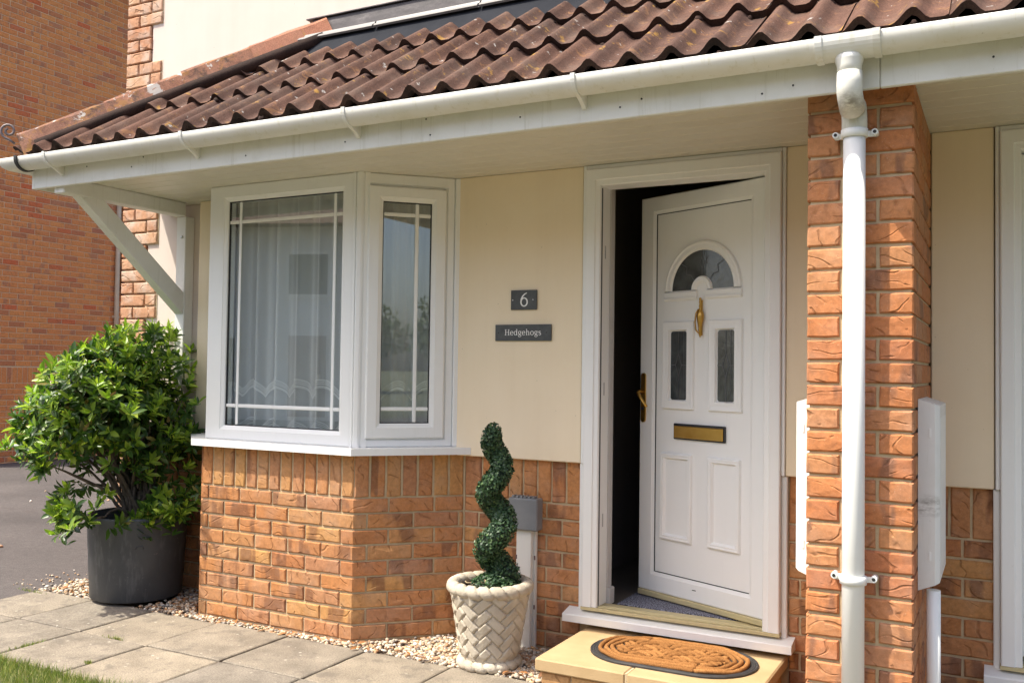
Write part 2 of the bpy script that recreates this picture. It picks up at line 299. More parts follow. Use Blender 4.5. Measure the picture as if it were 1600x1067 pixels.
def glass_mat(name, tint, refl=1.6, base=0.03):
    t = NT(name)
    fc = t.n("ShaderNodeLayerWeight", {"Blend": 0.5}).outputs["Facing"]
    f = t.math('ADD', t.math('MULTIPLY', t.math('POWER', fc, 4.0), refl), base, True)
    tr = t.n("ShaderNodeBsdfTransparent", {"Color": (*tint, 1)}); gl = t.n("ShaderNodeBsdfGlossy", {"Color": (1, 1, 1, 1), "Roughness": 0.0})
    mx = t.n("ShaderNodeMixShader", {0: f}); t.t.links.new(tr.outputs[0], mx.inputs[1]); t.t.links.new(gl.outputs[0], mx.inputs[2])
    t.t.links.new(mx.outputs[0], t.out.inputs[0]); return t.m
M_['glass'] = glass_mat('window_glass', (0.93, 0.95, 0.94), 0.85, 0.10)
def dark_glass():
    t = NT('door_glass'); v, r = t.coords()
    n = t.noise(v, 14, 3, 0.6, 0.5)
    t.principled(t.ramp(n, [(0.35, (0.035, 0.042, 0.044)), (0.65, (0.075, 0.085, 0.088))]), 0.12, t.bump(n, 0.25, 0.006), 0, 0.6); return t.m
M_['door_glass'] = dark_glass()
M_['lead_came'] = simple('lead_came', (0.075, 0.08, 0.085), (0.11, 0.115, 0.12), 40, 0.4, metal=0.4)
def net_mat(name, dens, col=(0.86, 0.87, 0.88)):
    t = NT(name)
    d = t.n("ShaderNodeBsdfDiffuse", {"Color": (*col, 1)}); tl = t.n("ShaderNodeBsdfTranslucent", {"Color": (*col, 1)})
    m1 = t.n("ShaderNodeMixShader", {0: 0.18}); t.t.links.new(d.outputs[0], m1.inputs[1]); t.t.links.new(tl.outputs[0], m1.inputs[2])
    tr = t.n("ShaderNodeBsdfTransparent")
    lw = t.n("ShaderNodeLayerWeight", {"Blend": 0.35}).outputs["Facing"]
    f = t.math('ADD', t.math('MULTIPLY', lw, 0.55), dens, True)
    m2 = t.n("ShaderNodeMixShader", {0: f}); t.t.links.new(tr.outputs[0], m2.inputs[1]); t.t.links.new(m1.outputs[0], m2.inputs[2])
    t.t.links.new(m2.outputs[0], t.out.inputs[0]); return t.m
M_['net'] = net_mat('net_curtain', 0.62, (0.95, 0.96, 0.97))
M_['lace'] = net_mat('lace', 1.0, (0.95, 0.95, 0.95))

# ------------------------------------------------------------------ mesh helpers
class MB:
    def __init__(s): s.v = []; s.f = []; s.mi = []; s.sm = []; s.rnd = None; s.fr = []
    def add(s, verts, faces, mi=0, smooth=False, rnd=0.0):
        b = len(s.v); s.v.extend([tuple(p) for p in verts])
        for f in faces:
            s.f.append(tuple(b + i for i in f)); s.mi.append(mi); s.sm.append(smooth); s.fr.append(rnd)
        return s
    def box(s, x0, x1, y0, y1, z0, z1, c=0.0, mi=0, rnd=0.0, T=None):
        if x0 > x1: x0, x1 = x1, x0
        if y0 > y1: y0, y1 = y1, y0
        if z0 > z1: z0, z1 = z1, z0
        c = min(c, (x1 - x0) * .45, (y1 - y0) * .45, (z1 - z0) * .45)
        if c <= 0:
            V = [(x, y, z) for x in (x0, x1) for y in (y0, y1) for z in (z0, z1)]
            Fs = [(0, 1, 3, 2), (4, 6, 7, 5), (0, 4, 5, 1), (2, 3, 7, 6), (0, 2, 6, 4), (1, 5, 7, 3)]
        else:
            V = []; idx = {}
            X = (x0, x1); Y = (y0, y1); Z = (z0, z1); sg = (1, -1)
            for i in (0, 1):
                for j in (0, 1):
                    for k in (0, 1):
                        for a in range(3):
                            p = [X[i] + c * sg[i], Y[j] + c * sg[j], Z[k] + c * sg[k]]
                            p[a] = (X[i], Y[j], Z[k])[a]
                            idx[i, j, k, a] = len(V); V.append(tuple(p))
            Fs = []
            for a in range(3):
                o = [q for q in range(3) if q != a]
                for e in (0, 1):
                    def g(p, q, a=a, o=o, e=e):
                        t = [0, 0, 0]; t[a] = e; t[o[0]] = p; t[o[1]] = q; return idx[t[0], t[1], t[2], a]
                    Fs.append((g(0, 0), g(1, 0), g(1, 1), g(0, 1)))
            for a in range(3):           # edges parallel to axis a
                o = [q for q in range(3) if q != a]
                for p in (0, 1):
                    for q in (0, 1):
                        def g(e, ax, a=a, o=o, p=p, q=q):
                            t = [0, 0, 0]; t[a] = e; t[o[0]] = p; t[o[1]] = q; return idx[t[0], t[1], t[2], ax]
                        Fs.append((g(0, o[0]), g(0, o[1]), g(1, o[1]), g(1, o[0])))
            for i in (0, 1):
                for j in (0, 1):
                    for k in (0, 1): Fs.append((idx[i, j, k, 0], idx[i, j, k, 1], idx[i, j, k, 2]))
        if T is not None: V = [T @ Vector(p) for p in V]
        return s.add(V, Fs, mi, False, rnd)
    def prism(s, poly, a0, a1, axis='z', mi=0, smooth=False):
        n = len(poly)
        def P(p, a):
            if axis == 'z': return (p[0], p[1], a)
            if axis == 'y': return (p[0], a, p[1])
            return (a, p[0], p[1])
        V = [P(p, a0) for p in poly] + [P(p, a1) for p in poly]
        Fs = [tuple(range(n - 1, -1, -1)), tuple(range(n, 2 * n))]
        b = len(s.f); s.add(V, Fs, mi)
        s2 = [(i, (i + 1) % n, n + (i + 1) % n, n + i) for i in range(n)]
        base = len(s.v) - 2 * n
        for f in s2: s.f.append(tuple(base + i for i in f)); s.mi.append(mi); s.sm.append(smooth); s.fr.append(0.0)
        return s
    def tube(s, path, r, seg=12, cap=True, mi=0, smooth=True, rnd=0.0):
        path = [Vector(p) for p in path]; n = len(path)
        rs = r if hasattr(r, '__len__') else [r] * n
        tang = []
        for i in range(n):
            d = path[min(i + 1, n - 1)] - path[max(i - 1, 0)]; tang.append(d.normalized())
        ref = Vector((0, 0, 1)) if abs(tang[0].z) < 0.9 else Vector((1, 0, 0))
        a = tang[0].cross(ref).normalized(); V = []
        for i in range(n):
            a = (a - tang[i] * a.dot(tang[i])).normalized(); b = tang[i].cross(a)
            for k in range(seg):
                q = 2 * PI * k / seg; V.append(path[i] + a * (math.cos(q) * rs[i]) + b * (math.sin(q) * rs[i]))
        Fs = [(i * seg + k, i * seg + (k + 1) % seg, (i + 1) * seg + (k + 1) % seg, (i + 1) * seg + k) for i in range(n - 1) for k in range(seg)]
        s.add(V, Fs, mi, smooth, rnd)
        if cap:
            base = len(s.v) - len(V)
            for f in (tuple(range(seg - 1, -1, -1)), tuple((n - 1) * seg + k for k in range(seg))):
                s.f.append(tuple(base + i for i in f)); s.mi.append(mi); s.sm.append(False); s.fr.append(rnd)
        return s
    def lathe(s, prof, cx=0, cy=0, seg=32, mi=0, smooth=True, closed=False):
        V = [(cx + r * math.cos(2 * PI * k / seg), cy + r * math.sin(2 * PI * k / seg), z) for r, z in prof for k in range(seg)]
        n = len(prof)
        Fs = [(i * seg + k, i * seg + (k + 1) % seg, (i + 1) * seg + (k + 1) % seg, (i + 1) * seg + k) for i in range(n - 1) for k in range(seg)]
        return s.add(V, Fs, mi, smooth)
    def grid(s, P, mi=0, smooth=True, closed_u=False):
        """P[i][j] points"""
        n = len(P); m = len(P[0]); V = [p for row in P for p in row]
        Fs = [(i * m + j, i * m + (j + 1) % m, (i + 1) * m + (j + 1) % m, (i + 1) * m + j) for i in range(n - 1) for j in range(m if closed_u else m - 1)]
        return s.add(V, Fs, mi, smooth)
    def mesh(s, name, mats):
        me = bpy.data.meshes.new(name); me.from_pydata(s.v, [], s.f); me.update()
        for m in mats: me.materials.append(m)
        if any(s.mi): me.polygons.foreach_set("material_index", s.mi)
        me.polygons.foreach_set("use_smooth", s.sm)
        if any(s.fr):
            a = me.attributes.new("rnd", 'FLOAT', 'FACE'); a.data.foreach_set("value", s.fr)
        bm = bmesh.new(); bm.from_mesh(me); bmesh.ops.recalc_face_normals(bm, faces=bm.faces); bm.to_mesh(me); bm.free()
        return me
    def build(s, name, mats, parent=None, loc=None, **props):
        if not isinstance(mats, (list, tuple)): mats = [mats]
        return link(name, s.mesh(name, mats), parent, loc, **props)

def link(name, me, parent=None, loc=None, **props):
    o = bpy.data.objects.new(name, me); COL.objects.link(o)
    if parent is not None: o.parent = parent
    if loc is not None: o.location = loc
    for k, v in props.items(): o[k] = v
    return o
def thing(name, label, cat, loc=(0, 0, 0), group=None):
    o = bpy.data.objects.new(name, None); COL.objects.link(o); o.location = loc; o.empty_display_size = 0.1
    o['label'] = label; o['category'] = cat
    if group: o['group'] = group
    return o
def B(*a, **k): return MB().box(*a, **k)
def fast_mesh(name, verts, tris, mats, rnd=None, mi=None, smooth=False):
    me = bpy.data.meshes.new(name); verts = np.asarray(verts, np.float32); tris = np.asarray(tris, np.int32)
    k = tris.shape[1]
    me.vertices.add(len(verts)); me.vertices.foreach_set("co", verts.ravel())
    me.loops.add(tris.size); me.loops.foreach_set("vertex_index", tris.ravel())
    me.polygons.add(len(tris)); me.polygons.foreach_set("loop_start", np.arange(0, tris.size, k, dtype=np.int32))
    for m in mats: me.materials.append(m)
    if mi is not None: me.polygons.foreach_set("material_index", np.asarray(mi, np.int32))
    if smooth: me.polygons.foreach_set("use_smooth", np.ones(len(tris), bool))
    if rnd is not None:
        a = me.attributes.new("rnd", 'FLOAT', 'FACE'); a.data.foreach_set("value", np.asarray(rnd, np.float32))
    me.update(calc_edges=True); return me

# ------------------------------------------------------------------ ground
def sheet(name, x0, x1, y0, y1, z, m, thick=0.05, **p): return B(x0, x1, y0, y1, z - thick, z).build(name, M_[m], None, None, kind='structure', **p)
sheet('ground', -300, 300, -300, 300, -0.10, 'meadow')
sheet('driveway', -9.98, -3.22, -9.0, 24.0, -0.03, 'tarmac')
sheet('lawn', -3.2, 12.0, -6.2, -1.352, -0.012, 'lawn')
sheet('road', -60, 60, -12.5, -7.0, -0.05, 'tarmac', 0.04)
gb = MB().prism([(-3.24, -0.436), (3.4, -0.436), (3.4, 0.02), (-3.14, 0.02), (-3.24, 0.02)], -0.09, -0.022); gb.build('gravel_bed', M_['soil'], None, None, kind='structure')

paving = B(-3.22, 3.5, -1.352, -0.436, -0.08, -0.014).build('paving', M_['bed'], None, None, kind='structure')
def slab_mesh(w, d, k):
    rr = random.Random(k); mb = MB(); c = 0.006; n = 6
    per = []
    for (ax, ay, bx_, by_) in ((0, 0, 1, 0), (1, 0, 1, 1), (1, 1, 0, 1), (0, 1, 0, 0)):
        for i in range(n):
            q = i / n; per.append(((ax + (bx_ - ax) * q - .5) * w, (ay + (by_ - ay) * q - .5) * d))
    out = [(x + rr.uniform(-.0025, .0025), y + rr.uniform(-.0025, .0025)) for x, y in per]
    inn = [(x * (1 - 2 * c / w), y * (1 - 2 * c / d)) for x, y in out]
    m = len(out)
    V = [(x, y, -0.04) for x, y in out] + [(x, y, -0.004) for x, y in out] + [(x, y, 0.0) for x, y in inn]
    Fs = [(i, (i + 1) % m, m + (i + 1) % m, m + i) for i in range(m)] + [(m + i, m + (i + 1) % m, 2 * m + (i + 1) % m, 2 * m + i) for i in range(m)] + [tuple(range(2 * m, 3 * m))]
    return mb.add(V, Fs).mesh('slab', [M_['slab']])
slabs = [slab_mesh(0.452, 0.442, k) for k in range(5)]
for row, yc in ((0, -0.665), (1, -1.118)):
    for i in range(14):
        o = link('slab', slabs[(i * 3 + row) % 5], paving, (-2.965 + 0.4625 * i + random.uniform(-.002, .002), yc, random.uniform(-.003, .002)))
        o.rotation_euler = (random.uniform(-.004, .004), random.uniform(-.004, .004), random.choice((0, PI)) + random.uniform(-.004, .004))

# ------------------------------------------------------------------ bricks
_bc = {}
def brick_mesh(L, H, D, k, mat):
    """local: x along length, front face at y=0 (outward is -y), z up, origin at the middle of the front face"""
    key = (round(L, 3), round(H, 3), round(D, 3), k, mat)
    if key in _bc: return _bc[key]
    rr = random.Random(hash((round(L * 1000), round(H * 1000), k)))
    c = 0.005; hx, hz = L / 2, H / 2; j = lambda a=0.0016: rr.uniform(-a, a)
    outer = []
    nx = 3 if L > H else 2; nz = 2 if L > H else 3
    pts = [(-hx + L * i / nx, -hz) for i in range(nx)] + [(hx, -hz + H * i / nz) for i in range(nz)] + [(hx - L * i / nx, hz) for i in range(nx)] + [(-hx, hz - H * i / nz) for i in range(nz)]
    outer = [(x + j(), z + j()) for x, z in pts]; n = len(outer)
    inner = [(x * (1 - 2 * c / L) , z * (1 - 2 * c / H)) for x, z in outer]
    V = [(x, D, z) for x, z in outer] + [(x, c * .9, z) for x, z in outer] + [(x, j(.0012), z) for x, z in inner] + [(0, j(.001) - .0008, 0)]
    Fs = [(i, (i + 1) % n, n + (i + 1) % n, n + i) for i in range(n)] + [(n + i, n + (i + 1) % n, 2 * n + (i + 1) % n, 2 * n + i) for i in range(n)] + [(2 * n + i, 2 * n + (i + 1) % n, 3 * n) for i in range(n)]
    me = MB().add(V, Fs).mesh('brick', [M_[mat]]); _bc[key] = me; return me
NB = {'n': 0}
def brick(parent, L, H, p, ang=0.0, mat='brick', D=0.05):
    o = link('brick', brick_mesh(L, H, D, random.randrange(3), mat), parent, p); o.rotation_euler = (random.uniform(-.006, .006), 0, ang + random.uniform(-.004, .004))
    NB['n'] += 1; return o
def brick_into(mb, L, H, p, ang=0.0, D=0.02, c=0.004):
    ca, sa = math.cos(ang), math.sin(ang); hx, hz = L / 2, H / 2
    def W(x, y, z): return (p[0] + x * ca - y * sa, p[1] + x * sa + y * ca, p[2] + z)
    V = [W(x, y, z) for (x, y, z) in ((-hx, D, -hz), (hx, D, -hz), (hx, D, hz), (-hx, D, hz), (-hx, c, -hz), (hx, c, -hz), (hx, c, hz), (-hx, c, hz), (-hx + c, 0, -hz + c), (hx - c, 0, -hz + c), (hx - c, 0, hz - c), (-hx + c, 0, hz - c))]
    Fs = [(8, 9, 10, 11)] + [(4 + i, 4 + (i + 1) % 4, 8 + (i + 1) % 4, 8 + i) for i in range(4)] + [(i, (i + 1) % 4, 4 + (i + 1) % 4, 4 + i) for i in range(4)]
    mb.add(V, Fs, 0, False, random.random())
def course(a, b, phase, joint=0.010, unit=0.225, minw=0.03):
    """pieces (start, end) filling a..b with stretchers, joints at phase + n*unit"""
    xs = [a]; k = math.ceil((a - phase) / unit + 1e-6); x = phase + k * unit
    while x < b - 1e-6:
        if x - a > minw and b - x > minw: xs.append(x)
        x += unit
    xs.append(b); out = []
    for i in range(len(xs) - 1):
        s = xs[i] + (joint / 2 if i else 0); e = xs[i + 1] - (joint / 2 if i < len(xs) - 2 else 0)
        out.append((s, e))
    return out
SB = 0.68            # level of the soldier course's underside
def cz(k): return SB - 0.075 * k - 0.0375   # centre of course k below the soldiers

house = thing('house', 'cream and orange brick house with tiled porch roof and open white door', 'house')

# --- walls behind everything (solid, so no light leaks)
wb = MB()
wb.box(-3.085, -2.40, 0.012, 0.28, -0.1, 2.249); wb.box(-0.63, -0.001, 0.012, 0.125, -0.1, 2.249)
wb.box(0.93, 1.70, 0.012, 0.28, -0.1, 2.249); wb.box(2.62, 3.6, 0.012, 0.28, -0.1, 2.249)
wb.box(-3.085, 3.6, 0.012, 0.28, 2.2491, 5.3); wb.box(-3.085, -2.9, 0.28, 7.0, -0.1, 5.3); wb.box(3.4, 3.6, 0.28, 7.0, -0.1, 5.3); wb.box(-3.085, 3.6, 7.0, 7.2, -0.1, 5.3); wb.box(-3.085, 3.6, 0.0121, 7.2, 5.3, 5.4)
wb.box(-0.001, 0.93, 0.012, 0.28, -0.1, 0.15); wb.box(1.70, 2.62, 0.012, 0.28, -0.1, 0.15)
wb.build('wall_core', M_['mortar'], house)
B(-2.893, 3.55, -0.008, 0.0115, 2.2492, 5.25, c=0.004).build('upper_wall', M_['render'], house)
B(-2.893, -2.395, -0.006, 0.0115, 0.90, 2.2485, c=0.004).build('side_wall', M_['render'], house)

# --- bay plinth
bay = [Vector((-2.400, 0.0)), Vector((-2.012, -0.379)), Vector((-1.019, -0.379)), Vector((-0.631, 0.0))]
def off_poly(pts, d):
    """offset the open bay outline outward (towards -y) by d"""
    ns = []
    for i in range(3):
        e = (pts[i + 1] - pts[i]).normalized(); ns.append(Vector((e.y, -e.x)))
    out = [pts[0] + ns[0] * d]
    out[0] = Vector((out[0].x - d * 0.3, 0.0)) if False else out[0]
    for i in (1, 2):
        n1, n2 = ns[i - 1], ns[i]; k = d / (1 + n1.dot(n2)); out.append(pts[i] + (n1 + n2) * k)
    out.append(pts[3] + ns[2] * d)
    return out
inner = off_poly(bay, -0.008)
pl = MB(); pl.prism([tuple(p) for p in inner] + [(-0.66, 0.13), (-2.37, 0.13)], -0.1, 0.884)
bay_base = pl.build('bay_base', M_['mortar'], house)
e1 = (bay[3] - bay[2]).normalized(); sideL = (bay[3] - bay[2]).length; sang = math.atan2(e1.y, e1.x)
e0 = (bay[1] - bay[0]).normalized(); sang0 = math.atan2(e0.y, e0.x)
def corner_brick(parent, P, ea, eb, la, lb, z, H=0.065, mat='brick', D=0.045):
    """bent brick at plan corner P: la back along -ea, lb on along eb"""
    na = Vector((ea.y, -ea.x)); nb = Vector((eb.y, -eb.x)); k = 1.0 / (1 + na.dot(nb))
    A = P - ea * la; Bq = P + eb * lb
    rr = random.Random(int(z * 1e4)); j = lambda: rr.uniform(-.0015, .0015)
    pin = P - (na + nb) * k * D
    plan = [A, P, Bq, Bq - nb * D, pin, A - na * D]
    c = 0.004
    plan_in = [A + ea * c - na * 0, P, Bq - eb * c, Bq - nb * D, pin, A - na * D]
    sh = lambda pts, d: [pts[0] - na * d, pts[1] - (na + nb) * k * d, pts[2] - nb * d, pts[3], pts[4], pts[5]]
    mb = MB(); h = H / 2
    lv = [(-h, sh(plan, c)), (-h + c, plan), (h - c, plan), (h, sh(plan, c))]
    V = []
    for zz, pp in lv: V += [(q.x - P.x + j(), q.y - P.y + j(), zz) for q in pp]
    Fs = []
    for i in range(3):
        for a in range(6): Fs.append((i * 6 + a, i * 6 + (a + 1) % 6, (i + 1) * 6 + (a + 1) % 6, (i + 1) * 6 + a))
    Fs += [(0, 1, 4, 5), (1, 2, 3, 4), (18, 19, 22, 23), (19, 20, 21, 22)]
    mb.add(V, Fs); NB['n'] += 1
    return mb.build('brick', M_[mat], parent, (P.x, P.y, z))
hid = MB()
for k in range(0, 10):
    z = cz(k); even = k % 2 == 0
    la, lb = (0.070, 0.165) if even else (0.185, 0.062)
    corner_brick(bay_base, bay[2], Vector((1, 0)), e1, la, lb, z)
    la2, lb2 = (0.165, 0.045) if even else (0.06, 0.155)
    corner_brick(bay_base, bay[1], e0, Vector((1, 0)), la2, lb2, z)
    a = bay[1].x + lb2 + 0.01; b = bay[2].x - la - 0.01
    n = 4 if even else 3
    w = (b - a - 0.01 * (n - 1)) / n
    if not even:
        w = None
    if even:
        for i in range(n): brick(bay_base, w, 0.065, (a + w / 2 + i * (w + .01), bay[1].y, z))
    else:
        w = (b - a - 0.02) / 3
        for i in range(3): brick(bay_base, w, 0.065, (a + w / 2 + i * (w + .01), bay[1].y, z))
    s = lb + 0.01; pieces = []
    while s < sideL - 0.02:
        L = min(0.215, sideL - 0.004 - s)
        if sideL - s - L < 0.02: L = sideL - 0.004 - s
        pieces.append((s, L)); s += L + 0.01
    for s, L in pieces:
        q = bay[2] + e1 * (s + L / 2); brick(bay_base, L, 0.065, (q.x, q.y, z), sang)
    s = 0.0; Ltot = sideL - la2 - 0.01
    while s < Ltot - 0.02:
        L = min(0.215, Ltot - s); q = bay[0] + e0 * (s + L / 2); brick_into(hid, L, 0.065, (q.x, q.y, z), sang0); s += L + 0.01
ns = 13; fw = (bay[2].x - bay[1].x) / ns
for i in range(ns): brick(bay_base, fw - 0.010, 0.205, (bay[1].x + fw * (i + .5), bay[1].y, SB + 0.1075))
ns = 7; fw = sideL / ns
for i in range(ns):
    q = bay[2] + e1 * (fw * (i + .5)); brick(bay_base, fw - 0.011, 0.205, (q.x, q.y, SB + 0.1075), sang)
    q = bay[0] + e0 * (fw * (i + .5)); brick_into(hid, fw - 0.011, 0.205, (q.x, q.y, SB + 0.1075), sang0)
hid.build('hidden_side_brick', M_['brick'], bay_base, kind='stuff')

# --- plinth walls beside the doors
def plinth(x0, x1, ph0, ph1, sold_phase=0.0, hidden_from=None):
    w = B(x0 - 0.002, x1 + 0.002, 0.0082, 0.0118, -0.1, 0.893).build('brick_wall', M_['mortar'], house)
    for k in range(0, 10):
        for (a, b) in course(x0, x1, ph0 if k % 2 == 0 else ph1):
            brick(w, b - a, 0.065, ((a + b) / 2, 0.0, cz(k)))
    for (a, b) in course(x0, x1, sold_phase, 0.010, 0.0752, 0.02):
        brick(w, b - a, 0.205, ((a + b) / 2, 0.0, SB + 0.1075))
    return w
plinth(-0.627, -0.006, -0.181, -0.1, -0.006)
plinth(0.936, 1.143, 1.03, 0.98, 0.936)
plinth(1.478, 1.690, 1.585, 1.478 - 0.003, 1.690)
lw = MB()
for k in range(10):
    for (a, b) in course(-2.893, -2.41, -2.6 + (0.1125 if k % 2 else 0)): brick_into(lw, b - a, 0.065, ((a + b) / 2, 0.0, cz(k)))
for (a, b) in course(-2.893, -2.41, -2.6, 0.01, 0.0752, 0.02): brick_into(lw, b - a, 0.205, ((a + b) / 2, 0.0, SB + 0.1075))
lw.build('shaded_brick', M_['brick'], house, kind='stuff')

# --- quoin bricks at the house corner
qn = B(-3.137, -2.806, 0.0045, 0.0118, -0.1, 5.25)
qn = MB().box(-3.098, -2.90, 0.004, 0.0118, -0.1, 5.25)
quoin = qn.build('quoin', M_['mortar_grey'], house)
QX = -3.105; qm = MB(); k = -10; z = 0.68 - 0.0375 - 9 * 0.075
i = 0; qback = MB()
while z < 5.2:
    blk = ((i + 5) // 3) % 2; x1 = -2.806 if blk else -2.893
    if blk: qback.box(-2.8999, x1 + 0.008, -0.0095, -0.0082, z - 0.0375, z + 0.0375)
    if i % 2 == 0: cuts = [(QX, QX + 0.1025), (QX + 0.1125, x1)]
    else: cuts = [(QX, QX + 0.205), (QX + 0.215, x1)]
    for (a, b) in cuts:
        if b - a < 0.03: continue
        if 1.3 < z < 4.2: brick(quoin, b - a, 0.066, ((a + b) / 2, -0.020, z), 0, 'brick_quoin', 0.03)
        else: brick_into(qm, b - a, 0.066, ((a + b) / 2, -0.020, z), 0, 0.03)
    z += 0.075; i += 1
qback.build('quoin_bedding', M_['mortar_grey'], quoin, kind='stuff')
qm.build('quoin_rest', M_['brick_quoin'], quoin, kind='stuff')
sm = MB()
for kk in range(70):
    zz = 0.68 - 0.0375 - 9 * 0.075 + kk * 0.075
    for (a, b) in course(0.06, 7.15, 0.1125 * (kk % 2)): brick_into(sm, b - a, 0.066, (-3.0965, (a + b) / 2, zz), -PI / 2, 0.03)
sm.build('gable_brick', M_['brick_quoin'], house, kind='stuff')

# --- pier
PX0, PX1, PY = 1.147, 1.4745, -0.789
pier = B(PX0 + 0.008, PX1 - 0.008, PY + 0.009, 0.011, -0.1, 2.262).build('pier', M_['mortar'], house)
ps = MB()
z = SB + 0.32 - 0.0375 + 0.045 - 14 * 0.075; i = 0
while z < 2.24:
    H = 0.065
    if i % 2 == 0: cuts = [(PX0, PX0 + 0.1025, 0.215), (PX0 + 0.1125, PX1, 0.1025)]
    else: cuts = [(PX0, PX0 + 0.215, 0.1025), (PX0 + 0.225, PX1, 0.215)]
    for (a, b, d) in cuts: brick(pier, b - a, H, ((a + b) / 2, PY, z), 0, 'brick_pier', d)
    dl, dr = cuts[0][2], cuts[1][2]
    for (a, b) in course(PY + dr + 0.01, -0.03, PY + dr + 0.01): brick_into(ps, b - a, H, (PX1, (a + b) / 2, z), PI / 2)
    for (a, b) in course(PY + dl + 0.01, 0.0, PY + dl + 0.01): brick_into(ps, b - a, H, (PX0, (a + b) / 2, z), -PI / 2)
    z += 0.075; i += 1
ps.build('side_brick', M_['brick_pier'], pier, kind='stuff')

# --- cream boards
def panel(x0, x1, z0=0.878, z1=2.2485):
    B(x0, x1, -0.028, 0.0072, z0, z1, c=0.004).build('cream_panel', M_['cream'], house)
panel(-0.668, 0.004); panel(0.925, 1.1455); panel(1.476, 1.693)
B(-2.395, -2.30, -0.07, 0.05, 0.93, 2.248, c=0.003).build('cream_reveal', M_['cream'], house)
MB().tube([(0.012, -0.018, 0.88), (0.012, -0.018, 2.247)], 0.008, 8).build('edge_bead', M_['cream'], house)

# ------------------------------------------------------------------ canopy: soffit, fascia, roof
SZ = 2.249; FY = -0.900; LX = -2.700
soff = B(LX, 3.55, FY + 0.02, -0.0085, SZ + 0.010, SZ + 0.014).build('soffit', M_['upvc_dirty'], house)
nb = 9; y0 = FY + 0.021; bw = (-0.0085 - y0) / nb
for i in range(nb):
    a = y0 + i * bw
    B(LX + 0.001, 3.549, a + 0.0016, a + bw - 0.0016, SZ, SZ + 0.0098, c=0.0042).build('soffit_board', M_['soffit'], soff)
for a, b in ((LX - 0.018, 1.384), (1.3855, 3.55)):
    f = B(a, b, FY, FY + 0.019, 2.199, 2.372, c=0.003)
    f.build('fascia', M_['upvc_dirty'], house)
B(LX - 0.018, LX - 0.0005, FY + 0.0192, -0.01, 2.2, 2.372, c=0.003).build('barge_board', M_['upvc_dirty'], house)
B(LX - 0.020, LX - 0.0002, FY - 0.0012, FY + 0.03, 2.1985, 2.3725, c=0.002).build('fascia_corner', M_['upvc_dirty'], house)
nl = MB()
for (x, z) in ((-2.3, 2.28), (-1.98, 2.25), (-1.9, 2.29), (-1.25, 2.235), (-0.7, 2.24), (-0.3, 2.29), (-0.28, 2.225), (0.12, 2.25), (0.52, 2.24), (0.60, 2.26), (1.12, 2.24), (1.02, 2.225), (1.7, 2.25)):
    nl.lathe([(0.0, 0), (0.0035, 0), (0.0035, 0.002), (0.0, 0.002)], 0, 0, 8)
    for q in range(len(nl.v) - 32, len(nl.v)): vx = nl.v[q]; nl.v[q] = (x + vx[0], FY - vx[2], z + vx[1])
nl.build('nail_heads', M_['gasket'], house, kind='stuff')

RY0, RZ0 = -0.97, 2.39
slope = math.atan2(3.03 - 2.39, 0.87)
cs, ss = math.cos(slope), math.sin(slope)
def RP(x, s, h=0.0): return (x, RY0 + s * cs - h * ss, RZ0 + s * ss + h * cs)
HX0, HX1, HY0, HY1 = -2.735, -1.56, -0.97, -0.05
def hip_x(y): return HX0 + (y - HY0) * (HX1 - HX0) / (HY1 - HY0)
dk = MB()
dk.add([RP(HX0 + .05, 0.09, -0.075), RP(3.6, 0.09, -0.075), RP(3.6, 1.2, -0.075), (HX1, -0.004, RZ0 + 0.97 * ss / cs - .085), RP(HX0 + .05, 0.09, -0.095), RP(3.6, 0.09, -0.095), RP(3.6, 1.2, -0.095), (HX1, -0.004, RZ0 + .97 * ss / cs - .105)],
       [(0, 1, 2, 3), (7, 6, 5, 4), (0, 4, 5, 1), (1, 5, 6, 2), (2, 6, 7, 3), (3, 7, 4, 0)])
roof = dk.build('roof', M_['gasket'], house)
# hidden hip end slope (faces left)
he = MB(); top = Vector((HX1, -0.01, RZ0 + 0.96 * ss / cs + .0)); A = Vector((HX0, HY0, RZ0)); Bq = Vector((HX0, -0.01, RZ0))
nrm = (Bq - A).cross(top - A).normalized(); nrm = nrm if nrm.x < 0 else -nrm
he.add([A, Bq, top, A - nrm * .03, Bq - nrm * .03, top - nrm * .03], [(0, 1, 2), (5, 4, 3), (0, 3, 4, 1), (1, 4, 5, 2), (2, 5, 3, 0)])
he.build('hip_slope', M_['tile'], roof)

